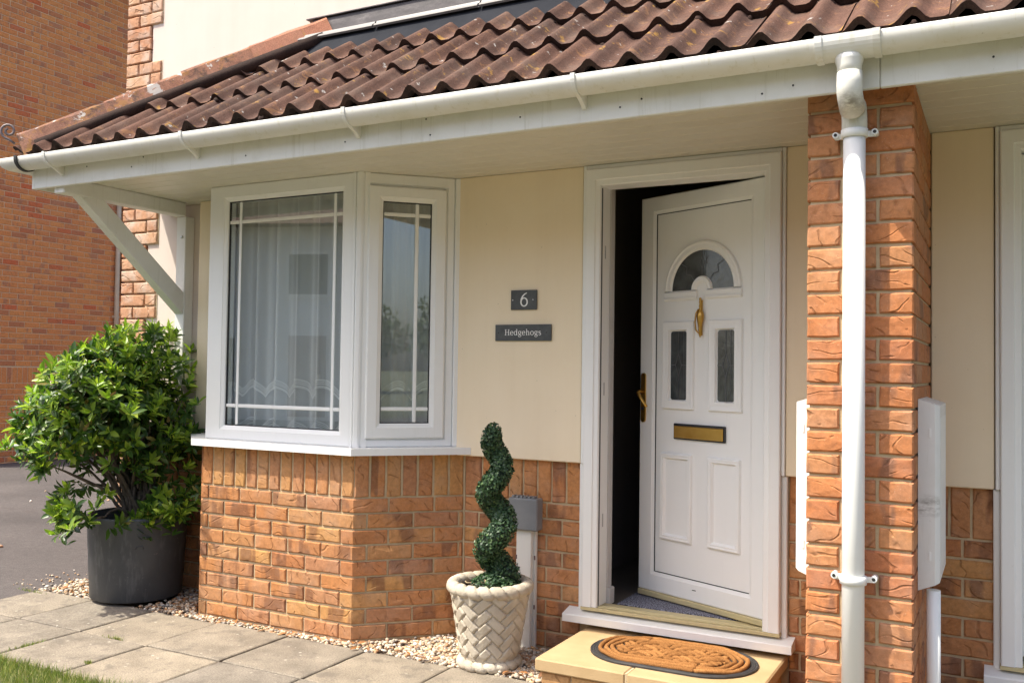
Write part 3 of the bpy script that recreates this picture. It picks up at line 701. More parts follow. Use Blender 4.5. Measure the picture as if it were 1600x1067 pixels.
def tile_h(u):
    t = ((u / 0.15) + 0.30) % 1.0
    if t < 0.22: return 0.0015 * (1 - t / 0.22)
    t = (t - 0.22) / 0.78
    w = 0.5 * t / 0.58 if t < 0.58 else 0.5 + 0.5 * (t - 0.58) / 0.42
    return 0.043 * (0.5 - 0.5 * math.cos(2 * PI * w)) ** 1.05 + 0.0015 * t
TG = 0.378
def tile_mesh(length, k, cutplane=None):
    rr = random.Random(k + 100); mb = MB(); n = 24; W = 0.302; th = 0.024
    us = [W * i / n for i in range(n + 1)]
    top = lambda u, s: (u, s, tile_h(u) + 0.007 * (u / W) + 0.030 * (1 - s / 0.42) + th)
    ss_ = [0.0, length * .5, length]
    rows = [[top(u, s) for u in us] for s in ss_]
    front_top = [(u, -0.001 + rr.uniform(-.002, .002), top(u, 0)[2] - rr.uniform(0, .0015)) for u in us]
    front_bot = [(u, 0.003 + rr.uniform(-.003, .003), top(u, 0)[2] - th - rr.uniform(0.0, .006)) for u in us]
    mb.grid(rows, 0, True); mb.grid([front_top, front_bot], 1, True)
    mb.add([rows[0][-1], rows[2][-1], (W, length, rows[2][-1][2] - th), (W, 0, rows[0][-1][2] - th)], [(0, 1, 2, 3)], 1)
    mb.add([rows[0][0], rows[2][0], (0, length, rows[2][0][2] - th), (0, 0, rows[0][0][2] - th)], [(3, 2, 1, 0)], 1)
    bot = [[(u, s, top(u, s)[2] - th) for u in us] for s in (0.003, length)]
    mb.grid(bot, 1, True)
    mb.grid([rows[2], bot[1]], 1, True)
    me = mb.mesh('tile', [M_['tile'], M_['tile_edge']])
    bm = bmesh.new(); bm.from_mesh(me); bmesh.ops.remove_doubles(bm, verts=bm.verts, dist=1e-5)
    for e in bm.edges:
        if len(e.link_faces) == 2 and e.link_faces[0].material_index != e.link_faces[1].material_index: e.smooth = False
    if cutplane is not None:
        bmesh.ops.bisect_plane(bm, geom=list(bm.verts) + list(bm.edges) + list(bm.faces), plane_co=cutplane[0], plane_no=cutplane[1], clear_outer=True)
    bmesh.ops.recalc_face_normals(bm, faces=bm.faces); bm.to_mesh(me); bm.free(); return me
tm = {}
rotm = Matrix.Rotation(slope, 4, 'X')
for r in range(3):
    s0 = -0.022 + r * TG; length = 0.42 if r < 2 else 0.205
    x = 3.45 - (0.15 if r % 2 else 0.0); x -= 0.0
    ph = 0.0
    for i in range(24):
        x0 = 1.226 + 0.054 - 0.3 * 8 + 0.3 * (i - 8) + 0.0
        if x0 > 3.3: break
        # hip clip: tile local coordinates -> plan y of its rows
        yA = RY0 + s0 * cs; yB = RY0 + (s0 + length) * cs
        if x0 + 0.302 < hip_x(yA) - 0.01: continue
        jx = random.uniform(-.002, .002); jz = random.uniform(-.002, .003)
        if x0 < hip_x(yB) + 0.02:
            co = Vector((hip_x(yA) - x0 + .03, 0, 0)); dirv = Vector((hip_x(yB) - hip_x(yA), length, 0)); no = Vector((-dirv.y, dirv.x, 0)).normalized()
            me = tile_mesh(length, i, (co, no))
            if not len(me.polygons): continue
        else:
            kk = random.randrange(4); key = (length, kk)
            if key not in tm: tm[key] = tile_mesh(length, kk)
            me = tm[key]
        o = link('tile', me, roof)
        o.matrix_world = Matrix.Translation(RP(x0 + jx, s0 + random.uniform(-.003, .003), jz - 0.074)) @ rotm @ Matrix.Rotation(random.uniform(-.003, .003), 4, 'Z')
# moss and debris in the tile laps
ms = MB(); rr = random.Random(5)
for i in range(70):
    r = rr.choice((0, 1, 1, 2)); s0 = -0.03 + r * TG; x = rr.uniform(-1.9, 1.9); u = (x - (1.226 + .054 - 4.8)) % 0.15
    p = Vector(RP(x, s0 + rr.uniform(-.012, .0), -0.046 + tile_h((x - 1.28 + 4.8) % 0.3) * (1 if r else .9) + rr.uniform(-.012, .0)))
    q = rr.uniform(.006, .017)
    V = []; 
    for a in range(3):
        for b in range(6):
            th_ = PI * (a + .5) / 3; f = 2 * PI * b / 6; d = q * rr.uniform(.7, 1.25)
            V.append(p + Vector((d * math.sin(th_) * math.cos(f) * 1.3, d * math.sin(th_) * math.sin(f), d * math.cos(th_))))
    Fs = [(a * 6 + b, a * 6 + (b + 1) % 6, (a + 1) * 6 + (b + 1) % 6, (a + 1) * 6 + b) for a in range(2) for b in range(6)] + [(0, 1, 2, 3, 4, 5), (17, 16, 15, 14, 13, 12)]
    ms.add(V, Fs, 0, True, rr.random())
ms.build('moss', M_['tile_edge'], roof, kind='stuff')
# apron, trim strip, lead flashing
ap = MB(); q0, q1 = 0.88, 1.075
ap.add([RP(hip_x(RY0 + q0 * cs), q0, -.042), RP(3.6, q0, -.042), RP(3.6, q1, .030), RP(hip_x(RY0 + q1 * cs), q1, .030), RP(hip_x(RY0 + q0 * cs), q0, -.06), RP(3.6, q0, -.06), RP(3.6, q1, -.01), RP(hip_x(RY0 + q1 * cs), q1, -.01)],
       [(0, 1, 2, 3), (7, 6, 5, 4), (0, 4, 5, 1), (1, 5, 6, 2), (2, 6, 7, 3), (3, 7, 4, 0)])
ap.build('apron', M_['apron'], roof)
for i in range(9):
    a = -1.74 + i * 0.62; b = a + 0.61
    t = MB(); prof = [(1.045, .036), (1.045, .047), (1.06, .052), (1.075, .049), (1.088, .055), (1.10, .048), (1.10, .036)]
    t.prism([(RP(0, s, h)[1], RP(0, s, h)[2]) for s, h in prof], a, b, 'x'); t.build('trim_strip', M_['metal_grey'], roof)
for i in range(5):
    fl = MB()
    a = -1.62 + i * 1.1; b = a + 1.108; ypos = -0.030 - 0.003 * (i % 2)
    fl.prism([(ypos - .035, 3.055), (ypos - .012, 3.075), (ypos - .004, 3.15), (ypos + .002, 3.195), (ypos + .020, 3.20), (ypos + .0215, 3.06)], a, b, 'x')
    fl.build('flashing', M_['lead'], roof)
B(-1.66, 3.5, -0.04, -0.0085, 3.2005, 3.207, c=0.001).build('flashing_cap', M_['lead'], roof)
# hip tiles
def hip_tile(i, t0, t1, mat, lift):
    a = Vector((HX0, HY0 - .0, RZ0 + 0.052)); b = Vector((HX1, HY1, RZ0 + 0.92 * ss / cs + 0.085))
    P0 = a.lerp(b, t0) + Vector((0, 0, lift)); P1 = a.lerp(b, t1) + Vector((0, 0, lift * .4))
    d = (P1 - P0).normalized(); side = d.cross(UP).normalized(); nn = side.cross(d).normalized()
    # wings follow the two slopes
    rr = random.Random(i)
    prof = [(-0.105, -0.115), (-0.070, -0.058), (-0.034, 0.004), (-0.014, 0.018), (0.010, 0.018), (0.026, 0.004), (0.048, -0.062), (0.066, -0.130)]
    th = 0.016; mb = MB(); n = len(prof); m = 7; rows = []; und = []
    for k in range(m):
        P = P0.lerp(P1, k / (m - 1))
        rows.append([P + side * (x + rr.uniform(-.0035, .0035)) + nn * (z + rr.uniform(-.0035, .0035)) for x, z in prof]); und.append([P + side * x + nn * (z - th) for x, z in prof])
    mb.grid(rows, 0, False); mb.grid(und, 0, False); mb.grid([rows[0], und[0]], 1, False); mb.grid([rows[-1], und[-1]], 0, False)
    mb.grid([[r_[0] for r_ in rows], [r_[0] for r_ in und]], 0, False); mb.grid([[r_[-1] for r_ in rows], [r_[-1] for r_ in und]], 0, False)
    mb.build('hip_tile', [M_[mat], M_['tile_edge']], roof)
hip_tile(0, 0.0, 0.285, 'hip', 0.012); hip_tile(1, 0.275, 0.54, 'hip', 0.012); hip_tile(2, 0.53, 0.77, 'hip', 0.012); hip_tile(3, 0.76, 1.03, 'hip_new', 0.014)
# hip bedding mortar under the front wing
hm = MB(); a = Vector((HX0 + .12, HY0 + .02, RZ0 + .0)); b = Vector((HX1 + .09, HY1 - .06, RZ0 + .92 * ss / cs - .03))
hm.tube([a.lerp(b, k / 8) + Vector((0, 0, .012)) for k in range(9)], 0.036, 7); hm.build('hip_bedding', M_['tile_edge'], roof)
# hip iron scroll
sc_ = MB(); base = Vector((HX0 - 0.02, HY0 - 0.02, RZ0 + .04)); dv = Vector((HX0 - HX1, HY0 - HY1, 0)).normalized()
pts = [base + dv * x + UP * z for x, z in ((-0.01, -0.01), (0.015, 0.01))]
cx_, cz_ = 0.075, 0.085
for k in range(22):
    an = R(-70) + k * R(24); rad = 0.040 - 0.0014 * k
    pts.append(base + dv * (cx_ + rad * math.cos(an) - .055) + UP * (cz_ - .03 + rad * math.sin(an)))
sc_.tube(pts, 0.0065, 6); sc_.build('hip_iron', M_['iron'], roof)

# --- timber bracket at the left end
BX0, BX1 = -2.575, -2.500
B(BX0, BX1, -0.075, -0.0065, 1.18, 2.1695, c=0.004).build('bracket_post', M_['paint_wood'], house)
B(BX0, BX1, FY + 0.022, -0.0757, 2.170, 2.2485, c=0.004).build('bracket_beam', M_['paint_wood'], house)
st = MB(); st.prism([(-0.076, 1.60), (-0.076, 1.725), (-0.63, 2.1695), (-0.775, 2.1695)], BX0 + .006, BX1 - .006, 'x'); st.build('bracket_strut', M_['paint_wood'], house)
for z in (1.27, 2.05):
    b = MB().lathe([(0.0, -.006), (0.008, -.006), (0.010, 0.0)], 0, 0, 10); b.v = [((BX0 + BX1) / 2 + .01 + v[0], -0.0755 + v[2], z + v[1]) for v in b.v]; b.build('screw', M_['steel'], house)

# ------------------------------------------------------------------ bay windows
WY = -0.365
sill_out = off_poly(bay, 0.056)
p0, p3 = sill_out[0], sill_out[3]
sp = [(-2.50, -0.0), (sill_out[1].x, sill_out[1].y), (sill_out[2].x, sill_out[2].y), (sill_out[3].x + .012, -0.030), (-0.66, -0.0301), (-0.66, 0.10), (-2.38, 0.10), (-2.38, 0.0)]
B(-0.665, -0.6285, 0.0035, 0.06, -0.1, 0.884).build('corner_mortar', M_['mortar'], house)
B(-2.402, -2.365, 0.0035, 0.06, -0.1, 0.884).build('corner_mortar', M_['mortar'], house)
sl = MB(); sl.prism(sp, 0.886, 0.919)
sill = sl.build('window_sill', M_['upvc'], house)
inn = off_poly(bay, -0.014)
S2, S3 = inn[2], inn[3]
def ring_frame(mb, x0, x1, z0, z1, wl, wr, wb_, wt, yf, yb, T=None, bev=.005, bead=.016):
    """closed frame with welded mitres: outer bevel, flat face, sloped glazing bead"""
    def loop(f, y):   # f: fraction of the way in, or absolute offsets
        return [(x0 + f[0], y, z0 + f[2]), (x1 - f[1], y, z0 + f[2]), (x1 - f[1], y, z1 - f[3]), (x0 + f[0], y, z1 - f[3])]
    ws = (wl, wr, wb_, wt)
    L = [loop((0, 0, 0, 0), yb), loop((0, 0, 0, 0), yf + bev), loop((bev * .35,) * 4, yf + bev * .35), loop((bev,) * 4, yf), loop(tuple(w - bead for w in ws), yf), loop(tuple(w - bead + .002 for w in ws), yf + .003), loop(tuple(w - .003 for w in ws), yf + .010), loop(ws, yf + .013), loop(ws, yb)]
    for i in range(len(L) - 1):
        V = L[i] + L[i + 1]
        if T is not None: V = [T @ Vector(p) for p in V]
        mb.add(V, [(k, (k + 1) % 4, 4 + (k + 1) % 4, 4 + k) for k in range(4)])
    V = L[-1] + L[0]
    if T is not None: V = [T @ Vector(p) for p in V]
    mb.add(V, [(k, (k + 1) % 4, 4 + (k + 1) % 4, 4 + k) for k in range(4)])
    return mb
def frame_pieces(root, T, w, zb, zt, wl, wr, wbm, wtp, depth, mat, nm='frame', y=0.0, c=0.006):
    """rectangular frame 0..w, one mesh, four mitred looking bars (butted)"""
    mb = ring_frame(MB(), 0, w, zb, zt, wl, wr, wbm, wtp, y, y + depth, T, .006, min(wl, wr, wbm, wtp) * .28)
    return mb.build(nm, M_[mat], root)
def window(T, w, zb, zt, bars_x, bars_z, borders, casement=None):
    wl, wr, wbm, wtp = borders
    root = bpy.data.objects.new('window', None); COL.objects.link(root); root.parent = house
    fr = frame_pieces(root, T, w, zb, zt, wl, wr, wbm, wtp, 0.065, 'upvc')
    gx0, gx1, gz0, gz1 = wl, w - wr, zb + wbm, zt - wtp; gy = 0.022
    if casement:
        a, b, c_, d = casement
        tb = 0.072
        mb = MB()
        ring_frame(mb, a, b, c_, d, tb, tb, tb, tb, -0.014, 0.05, T, .008, .020)
        mb.build('casement', M_['upvc'], root)
        gx0, gx1, gz0, gz1 = a + tb, b - tb, c_ + tb, d - tb; gy = 0.010
    g = MB()
    for (q0, q1, q2, q3) in ((gx0, gx0 + .005, gz0, gz1), (gx1 - .005, gx1, gz0, gz1), (gx0 + .0052, gx1 - .0052, gz0, gz0 + .005), (gx0 + .0052, gx1 - .0052, gz1 - .005, gz1)):
        g.box(q0, q1, gy - .002, gy + .008, q2, q3, T=T)
    g.build('gasket', M_['gasket'], root)
    B(gx0 + .004, gx1 - .004, gy + .002, gy + .006, gz0 + .004, gz1 - .004, T=T).build('pane', M_['glass'], root)
    for x in bars_x: B(x - .009, x + .009, gy - .005, gy + .0015, gz0 + .0055, gz1 - .0055, c=.003, T=T).build('glazing_bar', M_['upvc'], root)
    xs = [gx0 + .0055] + [v for x in bars_x for v in (x - .0095, x + .0095)] + [gx1 - .0055]
    for z in bars_z:
        mb = MB()
        for i in range(0, len(xs), 2): mb.box(xs[i], xs[i + 1], gy - .005, gy + .0015, z - .009, z + .009, c=.003, T=T)
        mb.build('glazing_bar', M_['upvc'], root)
    return root
ZB, ZT = 0.9195, 2.2485
xL = inn[1].x
Tf = Matrix.Translation((xL, WY, 0))
wF = (-1.060) - xL
window(Tf, wF, ZB, ZT, [-1.808 - xL, -1.187 - xL], [1.096, 2.055], (-1.888 - xL, -1.060 + 1.135, 0.992 - ZB, ZT - 2.165))
Ts = Matrix.Translation((S2.x, S2.y, 0)) @ Matrix.Rotation(sang, 4, 'Z')
wS = 0.472
window(Ts, wS, ZB, ZT, [0.283], [1.104, 2.052], (0.05, 0.047, 0.045, 0.062), (0.042, 0.428, 0.962, 2.186))
# corner post: ribbed
cp = MB()
pp = [Vector((-1.0595, WY - .000)), Vector((S2.x - .012, WY - .006)), Vector((S2.x + .004, S2.y - .004)), Vector((S2.x, S2.y)) + e1 * 0.024 + Vector((e1.y, -e1.x)) * .004, Vector((S2.x, S2.y)) + e1 * 0.0005 * 100, Vector((S2.x, S2.y)) + e1 * 0.0495 - Vector((e1.y, -e1.x)) * .06, Vector((-1.0595, WY + .06))]
pp = [(-1.0596, WY + .06), (-1.0596, WY - .004), (-1.046, WY - .004), (-1.045, WY + .003), (-1.038, WY + .003), (-1.037, WY - .006), (S2.x - .006, WY - .006)]
nS = Vector((e1.y, -e1.x))
for t_, d in ((0.006, .006), (0.016, .006), (0.017, -.003), (0.023, -.003), (0.024, .004), (0.0494, .004), (0.0494, -.05)): q = S2 + e1 * (t_ - .0) + nS * d; pp.append((q.x, q.y))
pp.append((S2.x - .03, WY + .075))
# the side window starts at 0.05 along e1, so the post fills the corner
cp.prism([(a, b) for a, b in pp], ZB + .0003, ZT - .0003); cp.build('corner_post', M_['upvc'], house)
# right cover trim, left jamb post
q = S2 + e1 * 0.474; q2 = S2 + e1 * 0.515
B(0.4725, 0.505, -0.012, 0.05, ZB + .0004, ZT - .0004, c=.004, T=Ts).build('cover_trim', M_['upvc'], house)
B(-0.30, -0.001, 0.0, 0.065, ZB + .0005, ZT - .0005, c=.004, T=Matrix.Translation((inn[1].x, WY, 0)) @ Matrix.Rotation(sang0, 4, 'Z')).build('side_jamb', M_['upvc'], house)
B(-2.02, -0.66, -0.36, 0.26, ZB - .002, ZB - .0005).build('inner_board', M_['upvc'], house) if False else None

# net curtains
def curtain(T, x0, x1, zb, zt, depth, folds, seed, label, group='net curtains in the bay window'):
    rr = random.Random(seed); n = 150
    fr = []; x = x0
    off = [rr.uniform(0, 6.28) for _ in range(4)]
    def yy(u): return depth + 0.026 * math.sin(u * folds * 2 * PI + off[0] + 0.9 * math.sin(u * 7 + off[1])) + 0.010 * math.sin(u * folds * 4.3 * PI + off[2])
    us = [i / n for i in range(n + 1)]
    mb = MB(); rows = []
    for z in (zb, zb + (zt - zb) * .3, zb + (zt - zb) * .65, zt):
        rows.append([T @ Vector((x0 + (x1 - x0) * u, yy(u), z)) for u in us])
    mb.grid(rows, 0, True)
    x = x0 + .03
    while x < x1 - .06:
        wd = rr.uniform(.025, .07); ua, ub = (x - x0) / (x1 - x0), min(1.0, (x + wd - x0) / (x1 - x0))
        mb.grid([[T @ Vector((x0 + (x1 - x0) * (ua + (ub - ua) * i / 10), yy(ua + (ub - ua) * i / 10) + .007, z)) for i in range(11)] for z in (zb + .004, zt)], 0, True); x += wd + rr.uniform(.04, .13)
    root = thing('net_curtain', label, 'curtain', (0, 0, 0), group)
    mb.build('net', M_['net'], root)
    # scalloped lace bands
    def lace(zc, amp, width, lam, ph):
        m = MB(); N = 260
        for (d0, d1) in ((0.0, width * .30), (width * .42, width * .56), (width * .64, width * .76), (width * .84, width)):
            r0, r1 = [], []
            for i in range(N + 1):
                u = i / N; X = x0 + (x1 - x0) * u; zz = zc + amp * (abs(math.sin(PI * X / lam + ph)) ** 0.8 - .5)
                r0.append(T @ Vector((X, yy(u) - .006, zz + d0))); r1.append(T @ Vector((X, yy(u) - .006, zz + d1)))
            m.grid([r0, r1], 0, True)
        m.build('lace_trim', M_['lace'], root)
    lace(1.165, 0.06, 0.046, 0.155, 0.3); lace(0.962, 0.065, 0.040, 0.155, 0.8)
curtain(Matrix.Translation((0, WY, 0)), -2.0, -1.03, 0.955, 2.235, 0.135, 6.5, 3, 'white net curtain hanging behind the large front bay pane')
curtain(Ts, 0.0, 0.60, 0.955, 2.235, 0.13, 4.0, 8, 'white net curtain behind the narrow angled bay pane')

# ------------------------------------------------------------------ rooms inside
def room(name, x0, x1, y0, y1, z0, z1, open_front, mat='dark_room'):
    mb = MB(); t = 0.03
    mb.box(x0 - t, x0, y0, y1, z0, z1); mb.box(x1, x1 + t, y0, y1, z0, z1); mb.box(x0 - t, x1 + t, y1, y1 + t, z0, z1); mb.box(x0 - t, x1 + t, y0, y1 + t, z1 + .0002, z1 + t)
    mb.build(name, M_[mat], None, None, kind='structure')
    B(x0 - t, x1 + t, y0, y1 + t, z0 - t, z0 - .0002).build(name.replace('walls', 'floor'), M_['floor'], None, None, kind='structure')
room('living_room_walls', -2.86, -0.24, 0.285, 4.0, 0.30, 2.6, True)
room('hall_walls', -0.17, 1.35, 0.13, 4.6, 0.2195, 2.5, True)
il = MB(); il.box(0.000, 0.1005, 0.0735, 0.128, 0.22, 2.2, c=.003); il.box(0.02, 0.112, 0.076, 0.140, 0.2202, 0.30, c=.006); il.build('reveal_lining', M_['reveal_shade_white'], house)
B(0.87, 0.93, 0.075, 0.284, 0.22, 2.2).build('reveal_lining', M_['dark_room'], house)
hm_ = B(0.14, 0.86, 0.10, 0.80, 0.2200, 0.231, c=.003).build('hall_mat', M_['carpet']); hm_['label'] = 'speckled blue grey mat inside the open doorway'; hm_['category'] = 'mat'

# ------------------------------------------------------------------ door frames and doors
def door_frame(mirror):
    def X(x): return 2.6215 - x if mirror else x
    root = bpy.data.objects.new('door_frame', None); COL.objects.link(root); root.parent = house
    mb = MB()
    pr = [(0, .072), (0, -.046), (.002, -.050), (.006, -.052), (.046, -.052), (.050, -.046), (.068, -.044), (.072, -.038), (.072, .072)]
    sec_ = [[(X(.024 + d), y, .2355) for d, y in pr], [(X(.024 + d), y, 2.2285 - d * 1.1) for d, y in pr], [(X(.908 - d), y, 2.2285 - d * 1.1) for d, y in pr], [(X(.908 - d), y, .2355) for d, y in pr]]
    mb.grid(sec_, 0, False, True)
    mb.build('frame', M_['upvc'], root)
    mb = MB()     # cover trims and inner stop
    mb.box(X(-0.004), X(0.0235), -0.020, 0.0115, 0.21, 0.8775, c=.004); mb.box(X(0.9085), X(0.932), -0.020, 0.0115, 0.21, 0.8775, c=.004)
    mb.box(X(0.006), X(0.0235), -0.036, -0.0285, 0.8785, 2.2475, c=.003); mb.box(X(0.9085), X(0.924), -0.036, 0.0115, 0.8785, 2.2475, c=.003)
    mb.box(X(0.0237), X(0.9083), -0.036, -0.0005, 2.229, 2.2478, c=.003)
    mb.build('cover_trim', M_['upvc'], root)
    mb = MB()
    for i, (ya, yb, za, zb) in enumerate(((-0.048, 0.075, 0.2205, 0.2312), (-0.052, -0.040, 0.2200, 0.2345), (-0.030, -0.022, 0.2315, 0.2385), (-0.008, 0.000, 0.2315, 0.2385))): mb.box(X(0.020 + .0003 * i), X(0.9105 - .0003 * i), ya, yb, za, zb, c=.0015)
    mb.build('threshold', M_['gold_anod'], root)
    mb = MB(); xa, xb = sorted((X(-0.056), X(0.963)))
    mb.prism([(-0.082, 0.166), (-0.082, 0.196), (-0.078, 0.2005), (0.0105, 0.2195), (0.0105, 0.166)], xa, xb, 'x')
    mb.build('door_sill', M_['upvc'], root)
    B(X(0.0961), X(0.0985), -0.030, -0.022, 0.24, 2.14).build('seal', M_['gasket'], root)
    for z in (0.62, 1.22, 1.85): B(X(0.0962), X(0.0985), 0.012, 0.020, z - .03, z + .03, c=.0005).build('lock_keep', M_['steel'], root)
    return root
door_frame(False); door_frame(True)

def rect_ring(mb, x0, x1, z0, z1, w, y0, y1, sl=0.006):
    """raised picture-frame moulding"""
    def ring(o, y): return [(x0 + o, y, z0 + o), (x1 - o, y, z0 + o), (x1 - o, y, z1 - o), (x0 + o, y, z1 - o)]
    L = [ring(0, y0), ring(sl * .4, y1 - .002), ring(sl, y1), ring(w * .5, y1 - .002), ring(w - sl, y1 - .001), ring(w, y0)]
    for i in range(len(L) - 1):
        V = L[i] + L[i + 1]; mb.add(V, [(k, (k + 1) % 4, 4 + (k + 1) % 4, 4 + k) for k in range(4)])
def door_leaf(loc, rotz, mirror=False):
    root = bpy.data.objects.new('door', None); COL.objects.link(root); root.parent = house; root.location = loc; root.rotation_euler = (0, 0, rotz)
    if mirror: root.scale = (-1, 1, 1)
    W, zb, zt = 0.742, 0.262, 2.143
    mb = MB()
    def lp_(o, y): return [(o[0], y, zb + o[2]), (W - o[1], y, zb + o[2]), (W - o[1], y, zt - o[3]), (o[0], y, zt - o[3])]
    wd = (.09, .097, .093, .086)
    LL = [lp_((0,) * 4, -.062), lp_((0,) * 4, -.005), lp_((.005,) * 4, 0), lp_(tuple(q - .016 for q in wd), 0), lp_(tuple(q - .013 for q in wd), -.002), lp_(wd, -.0075), lp_(wd, -.062), lp_((0,) * 4, -.062)]
    for i in range(len(LL) - 1): mb.add(LL[i] + LL[i + 1], [(k, (k + 1) % 4, 4 + (k + 1) % 4, 4 + k) for k in range(4)])
    mb.build('leaf_frame', M_['upvc_door'], root)
    B(.088, .647, -.05, -.0085, .353, 2.059).build('door_panel', M_['upvc_door'], root)
    g = MB(); g.box(.6395, .6444, -.0084, -.006, .356, 2.0565); g.box(.091, .6394, -.0084, -.006, .356, .3595); g.box(.091, .6394, -.0084, -.006, 2.053, 2.0565); g.build('panel_shadow_line', M_['gasket'], root)  # black strips painting the shadow line of the panel groove
    yp = -.0086
    # fan light
    cx, czz = .362, 1.681; r0, r1, ro = .062, .180, .226
    mb = MB(); n = 40
    def arc(r, y): return [(cx + r * math.cos(PI * k / n), y, czz + r * math.sin(PI * k / n)) for k in range(n + 1)]
    mb.grid([arc(ro, yp), arc(ro - .004, yp + .011), arc(ro - .012, yp + .013), arc(ro - .020, yp + .010), arc(r1 + .008, yp + .011), arc(r1, yp + .003)], 0, False)
    mb.grid([arc(r0, yp + .003), arc(r0 - .006, yp + .012), arc(r0 - .022, yp + .011), arc(r0 - .028, yp + .005), arc(r0 - .034, yp + .0015)], 0, False)
    mb.build('fan_moulding', M_['upvc_door'], root)
    mb = MB()
    for a, b in ((cx + r0 - .034, cx + ro), (cx - ro, cx - r0 + .034)):
        mb.prism([(yp, 1.634), (yp + .009, 1.638), (yp + .013, 1.645), (yp + .009, 1.655), (yp + .011, 1.672), (yp + .003, 1.6808), (yp, 1.6808)], a, b, 'x')
    mb.build('fan_base_moulding', M_['upvc_door'], root)
    gl = MB(); gl.grid([arc(r1, yp + .0024), arc(r0, yp + .0024)], 0, False); fan = gl.build('pane', M_['door_glass'], root)
    ld = MB()
    def lead(pts, w=.0022):
        for (a, b) in zip(pts[:-1], pts[1:]):
            dx, dz = b[0] - a[0], b[1] - a[1]; L = math.hypot(dx, dz) or 1; px, pz = -dz / L * w, dx / L * w
            ld.add([(a[0] + px, yp + .0036, a[1] + pz), (b[0] + px, yp + .0036, b[1] + pz), (b[0] - px, yp + .0036, b[1] - pz), (a[0] - px, yp + .0036, a[1] - pz)], [(0, 1, 2, 3)])
    P = lambda r, d: (cx + r * math.cos(R(d)), czz + r * math.sin(R(d)))
    lead([P(r1, 90), P(.15, 90), P(.125, 84), P(.095, 90), P(.125, 96), P(.15, 90)]); lead([P(.095, 90), P(r0, 90)])
    for sgn in (1, -1): lead([P(r1 * .97, 90 + sgn * 45), P(.14, 90 + sgn * 40), P(.12, 90 + sgn * 52), P(.095, 90 + sgn * 44), P(r0, 90 + sgn * 48)])
    ld.build('lead_lines', M_['lead_came'], fan)
    for (a, b) in ((.177, .269), (.451, .548)):
        mb = MB(); rect_ring(mb, a - .047, b + .049, 1.128, 1.539, .046, yp, yp + .013); mb.build('glass_moulding', M_['upvc_door'], root)
        mb = MB(); z0, z1 = 1.173, 1.492; rad = .012
        pts = []
        for (qx, qz, st_) in ((b - rad, z1 - rad, 0), (a + rad, z1 - rad, 90), (a + rad, z0 + rad, 180), (b - rad, z0 + rad, 270)):
            for k in range(5): an = R(st_ + 22.5 * k); pts.append((qx + rad * math.cos(an), yp + .0024, qz + rad * math.sin(an)))
        mb.add(pts, [tuple(range(len(pts)))]); pn = mb.build('pane', M_['door_glass'], root)
        ld = MB(); m = (a + b) / 2; zc = 1.335
        lead([(m, z1), (m, zc + .055), (m + .018, zc), (m, zc - .055), (m - .018, zc), (m, zc + .055)]); lead([(m, zc - .055), (m, z0)]); lead([(m + .018, zc), (b, zc)]); lead([(m - .018, zc), (a, zc)]); lead([(a + .018, z1), (a + .018, z0)], .0014)
        ld.build('lead_lines', M_['lead_came'], pn)
    for (a, b) in ((.137, .318), (.412, .606)):
        mb = MB(); rect_ring(mb, a, b, .516, .923, .030, yp, yp + .014, .009)
        mb.add([(a + .045, yp + .0005, .561), (b - .045, yp + .0005, .561), (b - .045, yp + .0005, .878), (a + .045, yp + .0005, .878)], [(0, 1, 2, 3)]); mb.build('lower_moulding', M_['upvc_door'], root)
    # letter plate
    lp = B(.219, .521, yp + .0002, yp + .012, .991, 1.064, c=.003).build('letter_plate', M_['gasket'], root)
    B(.226, .514, yp + .0115, yp + .0185, .998, 1.054, c=.004).build('flap', M_['gold'], lp)
    # knocker
    kx = .362
    k_ = MB().lathe([(0, .092), (.004, .090), (.0055, .084), (.004, .078), (.0055, .072), (.004, .062), (.006, .052), (.0045, .044), (.007, .036), (.013, .022), (.0155, .008), (.0135, -.012), (.009, -.034), (.0065, -.050), (.0085, -.056), (.005, -.064), (.006, -.074), (.003, -.086), (0, -.092)], 0, 0, 14)
    k_.v = [(kx + v[0] * 1.25, yp + .014 + v[1] * .9, 1.551 + v[2]) for v in k_.v]; kn = k_.build('knocker', M_['gold'], root)
    B(kx - .004, kx + .004, yp, yp + .005, 1.470, 1.632, c=.002).build('backplate', M_['gold'], kn)
    MB().tube([(kx + .009, yp + .016, 1.590), (kx + .019, yp + .022, 1.57), (kx + .022, yp + .024, 1.53), (kx + .018, yp + .022, 1.495), (kx + .006, yp + .016, 1.480)], .0035, 8).build('striker', M_['gold'], kn)
    # lever handle
    hb = MB(); pts = []; 
    for k in range(9): pts.append((.7135 + .0145 * math.cos(PI * k / 8), 1.281 + .0145 * math.sin(PI * k / 8)))
    for k in range(9): pts.append((.7135 - .0145 * math.cos(PI * k / 8), 1.073 - .0145 * math.sin(PI * k / 8)))
    hb.prism([(a, b) for a, b in pts], .0002, .008, 'y'); h = hb.build('handle_plate', M_['gold'], root)
    MB().tube([(.7135, .008, 1.205), (.7135, .040, 1.205), (.708, .048, 1.200), (.690, .050, 1.178), (.668, .050, 1.152), (.652, .046, 1.136)], [.009, .009, .009, .008, .008, .006], 10).build('lever', M_['gold'], h)
    MB().tube([(.7135, .007, 1.125), (.7135, .0105, 1.125)], .008, 12).build('keyhole', M_['gasket'], h)
    # weather bar and drain slot
    B(.006, W - .004, -.058, .008, .236, .2612, c=.003).build('weather_bar', M_['gold_anod'], root)
    B(.380, .402, -.0008, .0006, .312, .316, c=.0004).build('drain_slot', M_['gasket'], root)
    return root
door_leaf((0.836, 0.020, 0), PI - R(24.2))
door_leaf((2.6215 - 0.838, 0.010, 0), PI, True)
